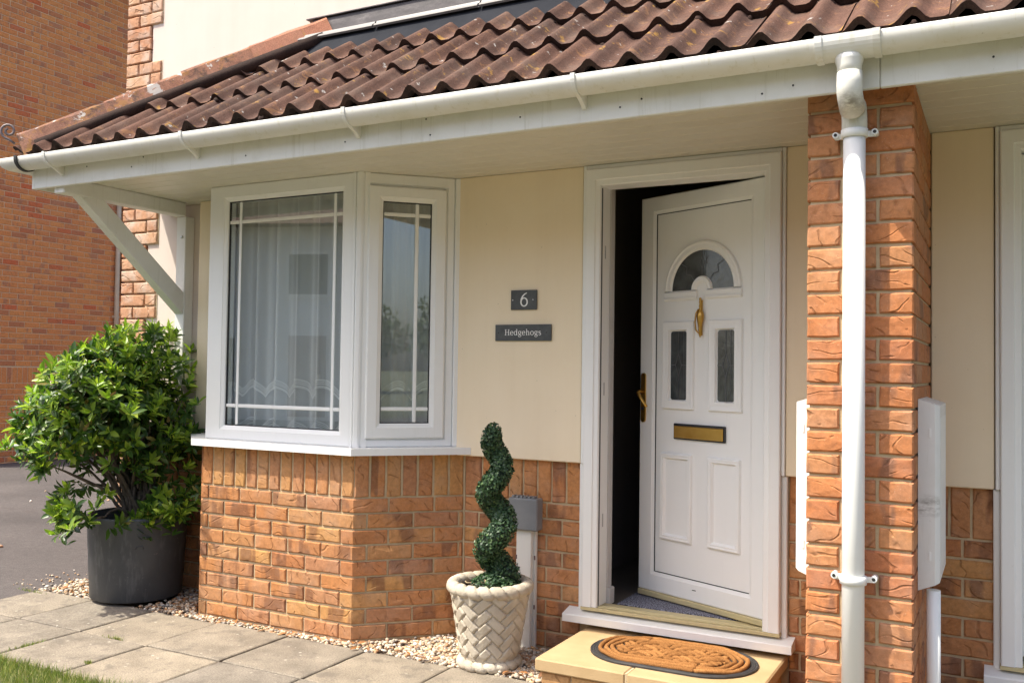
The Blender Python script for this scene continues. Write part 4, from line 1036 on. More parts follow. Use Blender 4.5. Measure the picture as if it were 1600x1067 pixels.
for z in (0.55, 1.2, 1.9): MB().tube([(0.842, 0.012, z - .05), (0.842, 0.012, z + .05)], .008, 8).build('hinge', M_['steel'], house)

# ------------------------------------------------------------------ gutter and downpipe
GZ = 2.339
gut = thing('rain_gutter', 'white half-round plastic gutter running along the edge of tiled porch roof', 'gutter', (0, FY, GZ))
gm = MB(); Rg = 0.0565; prof = []
for k in range(19):
    a = PI * k / 18; prof.append((0.0585 + Rg * -math.cos(a), -Rg * math.sin(a)))
prof_in = [(0.0585 + (d - .0585) * .945, z * .945) for d, z in prof][::-1]
sec = prof + [(prof[-1][0], .004), (prof[-1][0] - .006, .004)] + prof_in[0:] + [(prof[0][0] + .003, .004), (prof[0][0], .004)]
def station(kind):
    out = []
    for d, z in sec:
        if kind == 0: out.append((3.55, -d, z))
        elif kind == 1: out.append((LX - .018 - d, -d, z))
        else: out.append((LX - .018 - d, 0.9, z))
    return out
gm.grid([station(0), station(1), station(2)], 0, True, True)
gm.build('trough', M_['upvc_gutter'], gut)
def gut_band(x, w, r, mat='upvc_gutter', name='union'):
    mb = MB(); pr = [(0.0585 - r * math.cos(PI * k / 16), -r * math.sin(PI * k / 16)) for k in range(17)]
    lip = [(pr[-1][0], .009), (pr[-1][0] - .012, .009)]
    o = pr + lip; i = [(d - (.0585 - d) * -.0 , z) for d, z in o]
    rows = [[(x - w / 2, -d, z) for d, z in o], [(x + w / 2, -d, z) for d, z in o]]
    mb.grid(rows, 0, False)
    rin = r - .006; pri = [(0.0585 - rin * math.cos(PI * k / 16), -rin * math.sin(PI * k / 16)) for k in range(17)] + [(pr[-1][0] - .002, .006), (pr[-1][0] - .012, .006)]
    for xx in (x - w / 2, x + w / 2): mb.grid([[(xx, -d, z) for d, z in o], [(xx, -d, z) for d, z in pri]], 0, False)
    return mb.build(name, M_[mat], gut)
def gut_bracket(x):
    b = gut_band(x, 0.016, Rg + .0045, name='bracket')
    mb = MB(); mb.prism([(-0.0008, 0.01), (-0.0008, -0.088), (-0.010, -0.094), (-0.022, -0.083), (-0.05, -0.0665), (-0.08, -0.056), (-0.03, -0.052), (-.006, -.03)], x - .0075, x + .0075, 'x')
    mb.build('bracket_web', M_['upvc_gutter'], b)
for x in (-2.475, -1.535, -0.625, 0.385, 2.3): gut_bracket(x)
OX = 1.302
gut_band(OX - 0.085, 0.022, Rg + .006); gut_band(OX + 0.085, 0.022, Rg + .006, 'upvc_mould')
gut_band(OX, 0.150, Rg + .0025, name='outlet')
dt = MB()
for (x, z, s) in ((OX + .088, -.02, .9), (OX + .080, -.05, .8), (OX + .09, -.035, .7), (LX + .02, -.02, 1.3), (LX + .015, -.045, 1.4), (LX + .025, -.06, 1.0)):
    for q in range(3):
        aa = math.acos(max(-1, min(1, -z / 0.064))); y_ = -.0585 - .064 * math.sin(math.acos(max(-1, min(1, -z / .064))))
        dt.box(x - .004 * s, x + .004 * s, y_ - .001, y_ + .006, z - .014 * s + q * .004, z + .014 * s, c=.001)
gut_band(LX + 0.012, 0.020, Rg + .007, 'gasket', 'corner_joint')

dp = thing('downpipe', 'round white plastic downpipe in front of the orange brick pier', 'downpipe', (OX, 0, 0))
YG, YP = FY - 0.0585, PY - 0.055
r_ = 0.0342
mb = MB(); zt = GZ - Rg + .012
mb.tube([(0, YG, GZ - .036), (0, YG, GZ - .050), (0, YG, GZ - .062), (0, YG, GZ - .078), (0, YG, 2.230)], [.030, .0445, .0425, .0375, .0365], 24); mb.build('outlet_spigot', M_['upvc_gutter'], dp)
mb = MB(); path = [(0, YG, 2.240), (0, YG, 2.205)]
for k in range(1, 8): a = R(62) * k / 7; path.append((0, YG + .045 * (1 - math.cos(a)), 2.205 - .045 * math.sin(a)))
q = path[-1]; path.append((0, q[1] + .05 * math.sin(R(62)), q[2] - .05 * math.cos(R(62))))
mb.tube(path, .0385, 24); mb.build('upper_bend', M_['upvc_bend'], dp)
mb = MB(); e_ = path[-1]; path2 = []
yst = YP - .038 * (1 - math.cos(R(62)))
for k in range(0, 8): a = R(62) * (1 - k / 7); path2.append((0, YP - .042 * (1 - math.cos(a)), 2.118 - .042 * (0 if k < 0 else 0) + .042 * math.sin(a)))
path2.append((0, YP, 2.065))
path2 = [(0, e_[1] - .012, e_[2] + .008)] + path2
mb.tube(path2, .0392, 24); mb.build('lower_bend', M_['upvc_mould'], dp)
MB().tube([(0, YP, 2.10), (0, YP, -0.05)], r_, 28).build('pipe', M_['upvc'], dp)
def clip(z):
    mb = MB(); mb.lathe([(.0345, z - .014), (.041, z - .013), (.0415, z + .012), (.0345, z + .014)], 0, YP, 28); c = mb.build('clip', M_['upvc'], dp)
    for s in (-1, 1):
        mb = MB()
        mb.prism([(s * .036, YP + .012), (s * .046, YP + .020), (s * .062, YP + .022), (s * .062, YP + .0265), (s * .044, YP + .0265), (s * .034, YP + .02)], z - .009, z + .009)
        mb.tube([(s * .060, YP + .010, z + .004), (s * .060, PY - .003, z + .004)], .010, 12)
        mb.build('clip_ear', M_['upvc'], c)
    mb = MB()
    for s in (-1, 1): mb.tube([(s * .060, YP + .0085, z + .004), (s * .060, YP + .0098, z + .004)], .0055, 10)
    mb.build('clip_screw', M_['gasket'], c)
clip(2.075); clip(0.655)

# ------------------------------------------------------------------ wall fixtures
def utility_box(x_wall, sgn, label):
    """meter cabinet on the pier's side; sgn -1 left side, +1 right side"""
    root = thing('meter_cabinet', label, 'meter box', (x_wall, -0.44, 0.60), 'white meter cabinets on the pier')
    D = 0.064; hy = 0.20; H = 0.625
    X = lambda v: sgn * (v + .001)
    mb = MB(); mb.prism([(X(0), -hy), (X(D * .80), -hy), (X(D), -hy + .022), (X(D), hy - .022), (X(D * .80), hy), (X(0), hy)], 0.0, H)
    # slope the top and bottom a little
    mb.v = [(v[0], v[1], v[2] - (abs(v[0]) * .32 if v[2] > .3 else -abs(v[0]) * .42)) for v in mb.v]
    mb.build('body', M_['upvc' if sgn < 0 else 'upvc_scuff'], root)
    mb = MB(); mb.box(X(D * .5), X(D * .62), -hy - .002, -hy + .01, .10, .13, c=.001); mb.box(X(D * .5), X(D * .62), -hy - .002, -hy + .01, .50, .53, c=.001); mb.build('latch', M_['upvc_door'], root)
    mb = MB(); mb.box(X(D) + sgn * .0001, X(D) + sgn * .0009, -hy + .05, hy - .05, .06, H - .06, c=.0002); mb.build('door_plate', M_['upvc'], root)
    if sgn > 0: MB().tube([(X(.045), -hy + .035, 0.0), (X(.045), -hy + .035, -0.65)], .0215, 18).build('conduit', M_['upvc'], root)
utility_box(PX0, -1, 'white meter cabinet on the pier side facing the open door')
utility_box(PX1, 1, 'scuffed white meter cabinet with conduit right of the pier')

jb = thing('junction_box', 'small grey cable box on brick wall behind the spiral topiary', 'cable box', (-0.276, 0, 0.55))
mb = MB(); mb.box(-.076, .076, -.062, .004, 0.0, .150, c=.006); mb.build('cover', M_['grey_box'], jb)
mb = MB()
for k in range(6): mb.box(-.062 + k * .021, -.048 + k * .021, -.055, -.02, .1502, .160, c=.001)
mb.build('lid_rib', M_['grey_box'], jb)
B(-.042, .037, -.040, .0, -.60, -.0004, c=.003).build('conduit', M_['upvc_dirty'], jb)
B(.0374, .052, -.018, .0, -.60, -.0004, c=.002).build('conduit_back', M_['upvc_dirty'], jb)
mb = MB()
for z in (-.13, -.36):
    for x in (-.040, .046): mb.box(x - .004, x + .004, -.0415 if x < 0 else -.0195, -.01, z - .010, z + .010, c=.001)
mb.build('rusty_screw', M_['brown_pipe'], jb)

# signs with letters drawn as strokes
def stroke(mb, pts, w, y):
    w2 = w if hasattr(w, '__len__') else [w] * len(pts)
    n = len(pts); Lp, Rp = [], []
    for i in range(n):
        a = Vector(pts[max(i - 1, 0)]); b = Vector(pts[min(i + 1, n - 1)]); d = (b - a).normalized(); nn = Vector((-d.y, d.x))
        p = Vector(pts[i]); Lp.append(p + nn * w2[i] / 2); Rp.append(p - nn * w2[i] / 2)
    y = y - 0.00003 * (len(mb.f) % 97) / 10 - 0.00008 * (len(mb.v) % 7)
    V = [(p.x, y, p.y) for p in Lp] + [(p.x, y, p.y) for p in Rp]
    mb.add(V, [(i, i + 1, n + i + 1, n + i) for i in range(n - 1)])
def ell(cx, cy, rx, ry, a0, a1, n=18): return [(cx + rx * math.cos(R(a0 + (a1 - a0) * k / n)), cy + ry * math.sin(R(a0 + (a1 - a0) * k / n))) for k in range(n + 1)]
def bowlw(n, thin, thick, ph=0): return [thin + (thick - thin) * abs(math.cos(2 * PI * k / n + ph)) for k in range(n + 1)]
def glyph(mb, ch, ox, oz, s, y):
    """x-height 0.5, cap height .73, units of em s; returns advance"""
    def S(pts, w): stroke(mb, [(ox + a * s, oz + b * s) for a, b in pts], [q * s for q in w] if hasattr(w, '__len__') else w * s, y)
    T, t, sf = .10, .05, .045
    def serif(x, z, w=.20): S([(x - w / 2, z), (x + w / 2, z)], sf)
    if ch == 'H':
        S([(.14, 0), (.14, .72)], T); S([(.56, 0), (.56, .72)], T); S([(.14, .37), (.56, .37)], t)
        for x in (.14, .56): serif(x, .025, .25); serif(x, .695, .25)
        return .73
    if ch == 'o': S(ell(.28, .26, .20, .245, 0, 360, 24), bowlw(24, t, T)); return .58
    if ch == 'e':
        S(ell(.27, .26, .19, .245, 5, 320, 22), [t + (T - t) * abs(math.cos(R(5 + 315 * k / 22))) for k in range(23)]); S([(.09, .285), (.46, .285)], .05); return .53
    if ch in 'dg':
        if ch == 'd':
            S(ell(.25, .26, .175, .245, 0, 360, 24), bowlw(24, t, T)); S([(.44, 0), (.44, .76)], T); S([(.34, .735), (.44, .735)], sf); S([(.44, .025), (.54, .025)], sf); return .60
        S(ell(.24, .33, .155, .175, 0, 360, 22), bowlw(22, t, .095)); S([(.36, .45), (.50, .47)], .06)
        S([(.14, .19), (.12, .10), (.20, .06), (.36, .045), (.45, -.02), (.43, -.12), (.28, -.20), (.12, -.17), (.07, -.09), (.14, .0), (.22, .04)], [.06, .07, .08, .095, .09, .08, .06, .07, .08, .06, .04]); return .53
    if ch == 'h':
        S([(.15, 0), (.15, .76)], T); S([(.05, .735), (.15, .735)], sf); serif(.15, .025, .22)
        S([(.18, .40), (.26, .48), (.36, .49), (.44, .42), (.455, .30), (.455, 0)], [t, .07, .08, .10, T, T]); serif(.455, .025, .22); return .61
    if ch == 's':
        S([(.37, .40), (.30, .475), (.20, .49), (.105, .43), (.12, .33), (.24, .265), (.36, .20), (.385, .10), (.29, .03), (.17, .02), (.085, .10)], [.06, .06, .06, .09, .10, .11, .10, .09, .06, .06, .06]); return .46
    if ch == '6':
        S([(.455, .70), (.33, .64), (.20, .52), (.125, .36), (.12, .23)], [.045, .06, .075, .085, .085]); S(ell(.30, .22, .185, .215, 0, 360, 26), bowlw(26, .06, .085)); return .6
    return .3
def sign(name, label, x0, x1, z0, z1, text, em, tx, tz, holes):
    root = thing(name, label, 'sign', ((x0 + x1) / 2, -0.028, (z0 + z1) / 2))
    w, h = (x1 - x0) / 2, (z1 - z0) / 2
    B(-w, w, -.0095, -.0008, -h, h, c=.0018).build('plate', M_['slate'], root)
    mb = MB(); x = tx
    for ch in text: x += glyph(mb, ch, x, tz, em, -.0101) * em
    mb.build('lettering', M_['sign_white'], root)
    for (hx, m) in holes:
        b = MB().tube([(hx, -.0092, 0), (hx, -.0112, 0)], .0032, 10); b.build('screw', M_[m], root)
sign('house_number_plate', 'small grey slate plate with the number 6 on cream wall', -0.366, -0.228, 1.588, 1.682, '6', .090, -.024, -.030, ((-.058, 'steel'), (.050, 'steel')))
sign('house_name_plate', 'long grey slate name plate below the number plate', -0.449, -0.150, 1.440, 1.518, 'Hedgehogs', .0385, -.097, -.012, ((-.130, 'gasket'), (.126, 'gasket')))

# ------------------------------------------------------------------ door step and mat
stp = thing('door_step', 'yellow sandstone capped step below the open front door', 'step', (0.49, -0.3, 0))
SX0, SX1, SY0, SY1, STZ = 0.045, 0.935, -0.565, 0.0065, 0.142
xm = 0.435
for a, b in ((SX0, xm - .004), (xm + .004, SX1)): B(a - .49, b - .49, SY0 + .3, SY1 + .3 - .008, STZ - .052, STZ, c=.006).build('cap_stone', M_['step_cap'], stp)
cj = B(SX0 + .04 - .49, SX1 - .04 - .49, SY0 + .3 + .028, SY1 + .3 - .02, -.03, STZ - .0525)
cj.build('step_core', M_['mortar'], stp)
for k, zc in enumerate((0.052,)):
    for (a, b) in course(SX0 + .022, SX1 - .022, SX0 + .15): brick(stp, b - a, .068, ((a + b) / 2 - .49, SY0 + .3 + .018, zc), 0, 'brick_step', .03)
    for sx, an in ((SX0 + .022, -PI / 2), (SX1 - .022, PI / 2)):
        for (a, b) in course(SY0 + .05, SY1 - .03, SY0 + .05): brick(stp, b - a, .068, (sx - .49, (a + b) / 2 + .3, zc), an, 'brick_step', .03)
MB().box(xm - .0038 - .49, xm + .0038 - .49, SY0 + .305, SY1 + .28, STZ - .05, STZ - .003).build('cap_joint', M_['mortar'], stp)

mat_ = thing('doormat', 'brown woven coir doormat with black rubber edge on the step', 'doormat', (0.527, -0.272, STZ))
def stadium(hl, hw, n=20):
    pts = []
    for k in range(n + 1): a = -PI / 2 + PI * k / n; pts.append((hl - hw + hw * math.cos(a), hw * math.sin(a)))
    for k in range(n + 1): a = PI / 2 + PI * k / n; pts.append((-hl + hw + hw * math.cos(a), hw * math.sin(a)))
    return pts
mb = MB(); HL, HW = 0.345, 0.205
rings = [(0, .0005), (0, .007), (.004, .0095), (.010, .007), (.014, .0090), (.019, .007), (.024, .0085), (.029, .0065)]
rows = [[(x, y, z) for x, y in stadium(HL - o, HW - o)] for o, z in rings]
mb.grid(rows, 0, False, True); mb.f.append(tuple(range(len(mb.v) - 42, len(mb.v)))); mb.mi.append(0); mb.sm.append(False); mb.fr.append(0.0)
mb.build('rubber_base', M_['rubber'], mat_)
coir = MB(); rr = random.Random(3)
def rope(pts, r=.0098):
    pts = [Vector(p) for p in pts]; out = []
    # resample and roughen
    for i in range(len(pts) - 1):
        n = max(1, int((pts[i + 1] - pts[i]).length / .010))
        for k in range(n): out.append(pts[i].lerp(pts[i + 1], k / n))
    out.append(pts[-1])
    coir.tube([p + Vector((rr.uniform(-.0006, .0006), rr.uniform(-.0006, .0006), rr.uniform(-.0005, .0005))) for p in out], [r * rr.uniform(.90, 1.10) * (.7 if k in (0, len(out) - 1) else 1) for k, _ in enumerate(out)], 8, rnd=rr.random())
zc = 0.0115; PIT = 0.0250
for q in range(3):      # outer loops, broken where the braid dives under
    o = .041 + q * PIT; st_ = stadium(HL - o, HW - o, 16); L = len(st_)
    st3 = [Vector((x, y, zc + (.004 * math.sin(i * .9 + q)))) for i, (x, y) in enumerate(st_)]
    rope(st3[:L // 2 + 1]); rope(st3[L // 2:] + [st3[0]])
ihl, ihw = HL - .041 - 2.55 * PIT, HW - .041 - 2.55 * PIT
# woven centre: blocks of three strands, alternating diagonals
an1 = R(30); d1 = Vector((math.cos(an1), math.sin(an1))); d2 = Vector((math.cos(an1), -math.sin(an1))); Lc = 3 * PIT / math.sin(2 * an1)
for iu in range(-9, 10):
    for iv in range(-9, 10):
        c0 = d1 * (iu * Lc) + d2 * (iv * Lc)
        if not (abs(c0.x) < ihl + .05 and abs(c0.y) < ihw + .03): continue
        d = d1 if (iu + iv) % 2 == 0 else d2
        od = d2 if (iu + iv) % 2 == 0 else d1
        for q in (-1, 0, 1):
            pts = []
            for t_ in (-1, -.6, -.2, .2, .6, 1):
                p = c0 + d * (t_ * Lc * .53) + od * (q * Lc / 3)
                yl = ihw * .99; ex = ihl - ihw + math.sqrt(max(0, ihw ** 2 - min(p.y * p.y, ihw ** 2)))
                if abs(p.y) > yl or abs(p.x) > ex: continue
                pts.append((p.x, p.y, zc + .008 * (1 - abs(t_) ** 2.5) - .005))
            if len(pts) > 1: rope(pts, .0098)
coir.build('coir_braid', M_['coir'], mat_)
# bristles
V = []; T3 = []; rn = []
for i in range(1500):
    p = coir.v[rr.randrange(len(coir.v))]
    if p[2] < .012: continue
    d = Vector((rr.uniform(-1, 1), rr.uniform(-1, 1), rr.uniform(.2, 1))).normalized() * rr.uniform(.0015, .0035); q = Vector(p); s = Vector((rr.uniform(-1, 1), rr.uniform(-1, 1), 0)) * .0006
    b = len(V); V += [q - s, q + s, q + d]; T3.append((b, b + 1, b + 2)); rn.append(rr.random())
link('coir_fuzz', fast_mesh('coir_fuzz', [tuple(v) for v in V], T3, [M_['coir']], rn), mat_, None, kind='stuff')

# ------------------------------------------------------------------ basket planter and spiral topiary
TX, TY = -0.292, -0.335
pot = thing('basket_planter', 'cast stone planter with basket weave and rope rim by the bay', 'planter', (TX, TY, 0.0))
def body_r(z):
    if z < .05: return .118 + .004 * (z / .05)
    return .121 + (z - .05) / .27 * .045
seg, nz = 380, 110; rows = []
w = 0.040
for i in range(nz + 1):
    z = .02 + .315 * i / nz; row = []
    for k in range(seg):
        th = 2 * PI * k / seg; r0 = body_r(z); s = th * .1432
        # 18 cells round so the weave closes: unit along the circumference
        U = th * 16 / (2 * PI); Vv = z / .056
        u, v = U + Vv, U - Vv
        iu, iv = math.floor(u), math.floor(v); fu, fv = u - iu, v - iv; kk = (iu + iv) % 4
        if kk < 2: a, c = (kk + fu) / 2, fv
        else: a, c = (kk - 2 + fv) / 2, fu
        e_ = min(a, 1 - a); q_ = min(1.0, e_ / .09); h = .0075 * q_ + .0065 * (a - .5) + .0025
        ed = min(c, 1 - c); h *= min(1.0, ed / .10) if ed < .10 else 1.0
        h *= min(1.0, (z - .035) / .03) if z > .035 else 0.0
        row.append(((r0 + h) * math.cos(th), (r0 + h) * math.sin(th), z))
    rows.append(row)
MB().grid(rows, 0, True, True).build('weave_body', M_['stone_pot'], pot)
def rope_ring(Rr, rt, z0, N, name, squash=1.0):
    n, m = 240, 20; rows = []
    for k in range(n + 1):
        th = 2 * PI * k / n; row = []
        for j in range(m):
            ph = 2 * PI * j / m; g = ((N * th + ph * 1.0) / (2 * PI)) % 1.0; d = min(g, 1 - g)
            r = rt * (1 - .40 * math.exp(-(d / .11) ** 2) + .05)
            row.append(((Rr + r * math.cos(ph)) * math.cos(th), (Rr + r * math.cos(ph)) * math.sin(th), z0 + r * math.sin(ph) * squash))
        rows.append(row)
    MB().grid(rows, 0, True, True).build(name, M_['stone_pot'], pot)
rope_ring(.166, .0275, .348, 19, 'rope_rim'); rope_ring(.120, .0245, .020, 16, 'rope_foot', .95)
MB().lathe([(0, .330), (.10, .332), (.15, .326)], 0, 0, 32).build('soil', M_['soil'], pot)
rr = random.Random(9); rt_ = MB()
for i in range(9):
    a = rr.uniform(2.2, 4.6); p = Vector((.11 * math.cos(a), .11 * math.sin(a), .335)); pts = [p]
    for k in range(5): p = p + Vector((rr.uniform(-.02, .02), rr.uniform(-.02, .02), rr.uniform(-.004, .008))); pts.append(p)
    rt_.tube(pts, .0022, 5)
rt_.build('dry_roots', M_['mortar'], pot)

topi = thing('spiral_topiary', 'dark green spiral topiary standing in the basket planter', 'topiary', (TX + .012, TY, 0.34))
# axis points (lateral offset along the camera's right, depth offset, z)
lat = Vector((math.cos(yaw), math.sin(yaw), 0)); dep = Vector((-math.sin(yaw), math.cos(yaw), 0))
axis = []; rad = []
Z0_, Z1_ = 0.03, 0.70
for k in range(121):
    t_ = k / 120; z = Z0_ + (Z1_ - Z0_) * t_; ph = 2 * PI * (z + .34 - .875) / .247
    amp = .043 * (1 - .35 * t_) * (1 if t_ < .80 else max(0.25, 1 - (t_ - .80) / .2 * .75))
    axis.append(lat * (amp * math.cos(ph) + .018 * (1 - t_)) + dep * (amp * .9 * math.sin(ph)) + UP * z); rad.append((.063 - .019 * t_) if t_ < .94 else .048 - .35 * (t_ - .94))
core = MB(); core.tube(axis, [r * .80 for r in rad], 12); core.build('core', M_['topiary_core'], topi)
nL = 11000; V = np.zeros((nL * 4, 3)); Q = np.zeros((nL, 4), int); rn = rng.random(nL)
axn = np.array([tuple(a) for a in axis]); rdn = np.array(rad)
for i in range(nL):
    if i < nL * .86:
        k = rng.integers(0, 120); f = rng.random(); c = axn[k] * (1 - f) + axn[k + 1] * f; tg = axn[k + 1] - axn[k]; tg /= np.linalg.norm(tg)
        d = rng.normal(size=3); 
        if k < 110: d -= tg * d.dot(tg)
        d /= np.linalg.norm(d); p = c + d * rdn[k] * rng.uniform(.80, 1.08)
    else:
        a = rng.uniform(0, 2 * PI); q = .105 * math.sqrt(rng.random()); d = np.array([math.cos(a) * .4, math.sin(a) * .4, 1]); d /= np.linalg.norm(d)
        p = np.array([q * math.cos(a) + .012, q * math.sin(a), .02 + .045 * (1 - (q / .105) ** 2) + rng.uniform(-.008, .008)])
    nrm = d + rng.normal(size=3) * .55; nrm /= np.linalg.norm(nrm)
    u = np.cross(nrm, rng.normal(size=3)); u /= np.linalg.norm(u); w_ = np.cross(nrm, u); L = rng.uniform(.0055, .0095)
    V[i * 4] = p - u * L; V[i * 4 + 1] = p + w_ * L * .62 + nrm * .001; V[i * 4 + 2] = p + u * L; V[i * 4 + 3] = p - w_ * L * .62 + nrm * .001
    Q[i] = (i * 4, i * 4 + 1, i * 4 + 2, i * 4 + 3)
link('foliage', fast_mesh('foliage', V, Q, [M_['topiary']], rn), topi, None, kind='stuff')

# ------------------------------------------------------------------ shrub in a plastic pot
SXc, SYc = -2.600, -0.276
pp_ = thing('plant_pot', 'large dark grey plastic pot at the house corner', 'plant pot', (SXc, SYc, 0.016))
mb = MB().lathe([(0, .0), (.235, .0), (.243, .006), (.247, .10), (.250, .105), (.256, .27), (.258, .275), (.265, .425), (.268, .44), (.268, .452), (.262, .455), (.255, .450), (.250, .40), (.248, .37)], 0, 0, 48)
mb.build('pot_body', M_['plastic'], pp_)
MB().lathe([(0, .385), (.12, .39), (.249, .378)], 0, 0, 32).build('soil', M_['soil'], pp_)
hd = MB(); an = -0.75
hd.tube([(.258 * math.cos(an + k * .022), .258 * math.sin(an + k * .022), .30 + (.006 if 0 < k < 7 else -.008)) for k in range(8)], .004, 6); hd.build('moulded_handle', M_['plastic'], pp_)

shrub = thing('evergreen_shrub', 'bushy green evergreen shrub with pale new leaves in grey pot', 'shrub', (SXc, SYc, 0.38))
rr = random.Random(21)
CC = Vector((-0.165, -0.14, 0.665)); AX = Vector((.55, .42, .56))
def shape_r(d):
    return 0.97 + .16 * math.sin(3.1 * d.x + 5 * d.z + 1.0) + .13 * math.sin(6 * d.y - 4 * d.z + 2.0) + .10 * math.sin(11 * d.x + 9 * d.z) + .06 * math.sin(17 * d.x - 13 * d.z + 8 * d.y)
tips = []
LAT = Vector((math.cos(yaw + .35), math.sin(yaw + .35), 0)); DEP = Vector((-math.sin(yaw + .35), math.cos(yaw + .35), 0))
def ok(p):
    w_ = p + Vector((SXc, SYc, .38))
    if w_.y > -0.03 and w_.x > -3.17: return False
    if w_.z > .90 and w_.y > -0.40 and w_.x > -2.10: return False
    # bay flank
    if w_.x + 2.40 > -(w_.y) * 1.02 - .03 and w_.x > -2.45: return False
    l = p.dot(LAT)
    if p.z > (1.17 - 1.1 * (l - .05) ** 2 if l < .05 else 1.17 - 2.2 * (l - .05) ** 2): return False
    if l < -.66 or (p.z < .52 and l < -.66 + (.52 - p.z) * .55): return False
    return w_.z > .42
while len(tips) < 950:
    d = Vector((rr.gauss(0, 1), rr.gauss(0, 1), rr.gauss(0, 1))).normalized(); shell = rr.random() ** .38
    if d.z < -.55 and rr.random() < .75: continue
    loc = LAT * (d.x * AX.x) + DEP * (d.y * AX.y) + UP * (d.z * AX.z * (1.0 if d.z > 0 else 1.15))
    p = CC + loc * (shape_r(d) * shell * (1 + rr.uniform(-.06, .10)))
    if d.z < -.55 and d.x > -.2 and d.x < .35 and rr.random() < .6: continue
    if not ok(p): continue
    tips.append((p, (loc.normalized() + UP * .75 + Vector((rr.gauss(0, .3), rr.gauss(0, .3), rr.gauss(0, .3)))).normalized(), shell))
# low clumps over the pot rim, a shoot at the top
for (dx, dz, n) in ((-.34, .12, 34), (.10, .10, 30), (.20, .16, 22), (.10, 1.06, 12), (.40, .78, 20), (.36, .52, 26), (.33, .30, 18), (-.56, .50, 14)):
    for i in range(n):
        p = LAT * (dx + rr.gauss(0, .075)) + DEP * (-.24 + rr.gauss(0, .06)) + UP * (dz + rr.gauss(0, .055))
        if ok(p): tips.append((p, (UP * .6 + LAT * dx + DEP * -.5 + Vector((rr.gauss(0, .3), rr.gauss(0, .3), rr.gauss(0, .3)))).normalized(), 1.0))
V = []; Fq = []; MI = []; RN = []
def leaf(p, d, up, L, Wd, mi, rnd):
    side = d.cross(up).normalized(); nn = side.cross(d).normalized(); b = len(V)
    V.extend([p, p + d * L * .38 + side * Wd * .5 + nn * L * .05, p + d * L * .42 - nn * L * .03, p + d * L * .38 - side * Wd * .5 + nn * L * .05, p + d * L * .74 + side * Wd * .38 + nn * L * .02, p + d * L * .74 - side * Wd * .38 + nn * L * .02, p + d * L - nn * L * .10, p + d * L * .76 - nn * L * .05])
    for f in ((0, 1, 2), (0, 2, 3), (1, 4, 7), (1, 7, 2), (2, 7, 5), (2, 5, 3), (4, 6, 7), (7, 6, 5)): Fq.append(tuple(b + i for i in f)); MI.append(mi); RN.append(rnd)
for (p, d, shell) in tips:
    outer = shell > .72; young = outer and rr.random() < (.85 if d.z > .3 else .42)
    ref = Vector((rr.gauss(0, 1), rr.gauss(0, 1), rr.gauss(0, 1))).normalized(); a = d.cross(ref).normalized(); b_ = d.cross(a)
    n = rr.randrange(7, 11); ph = rr.random() * 6.28
    for k in range(n):
        an = ph + k * 2.399; sp = rr.uniform(.75, 1.25) if k < n - 3 else rr.uniform(.2, .5)
        rad_ = a * math.cos(an) + b_ * math.sin(an); dd = (d * (.55 if k < n - 3 else 1.0) + rad_ * sp + UP * rr.uniform(-.1, .15)).normalized()
        L = rr.uniform(.042, .088) * (1.0 if k < n - 3 else .8)
        leaf(p - d * (.03 * (1 - k / n)), dd, d, L, L * rr.uniform(.30, .40), 1 if (young and (k >= n - 5 or rr.random() < .35)) else 0, rr.random())
    if rr.random() < .5:     # older leaves down the twig
        for k in range(4):
            q = p - d * rr.uniform(.05, .12); an = rr.random() * 6.28; dd = (d * .3 + (a * math.cos(an) + b_ * math.sin(an))).normalized(); L = rr.uniform(.05, .08); leaf(q, dd, d, L, L * .36, 0, rr.random())
link('foliage', fast_mesh('foliage', [tuple(v) for v in V], Fq, [M_['leaf'], M_['leaf_young']], RN, MI), shrub, None, kind='stuff')
stems = MB()
bases = [Vector((rr.uniform(-.05, .05), rr.uniform(-.05, .05), 0)) for _ in range(7)]
for i, (p, d, shell) in enumerate(tips):
    if i % 24: continue
    b0 = bases[i % 7]; mid = CC * .55 + Vector((p.x * .25, p.y * .25, -.12)); 
    pts = []
    for k in range(9):
        t_ = k / 8; q = b0 * (1 - t_) ** 3 + (b0 + UP * .25 + Vector((p.x, p.y, 0)) * .12) * 3 * t_ * (1 - t_) ** 2 + (p * .62 - d * .05) * 3 * t_ ** 2 * (1 - t_) + p * t_ ** 3; q = q + Vector((rr.gauss(0, .012), rr.gauss(0, .012), rr.gauss(0, .01))) * (1 if 0 < k < 8 else 0); pts.append(q)
    stems.tube(pts, [.011 * (1 - .85 * k / 8) + .0012 for k in range(9)], 5)
for b0 in bases[:4]: stems.tube([b0 + Vector((0, 0, -.02)), b0 + UP * .12 + Vector((rr.uniform(-.03, .03), rr.uniform(-.03, .03), 0)), CC * .5 + b0 * .5], [.017, .014, .009], 7)
stems.build('stems', M_['bark'], shrub)

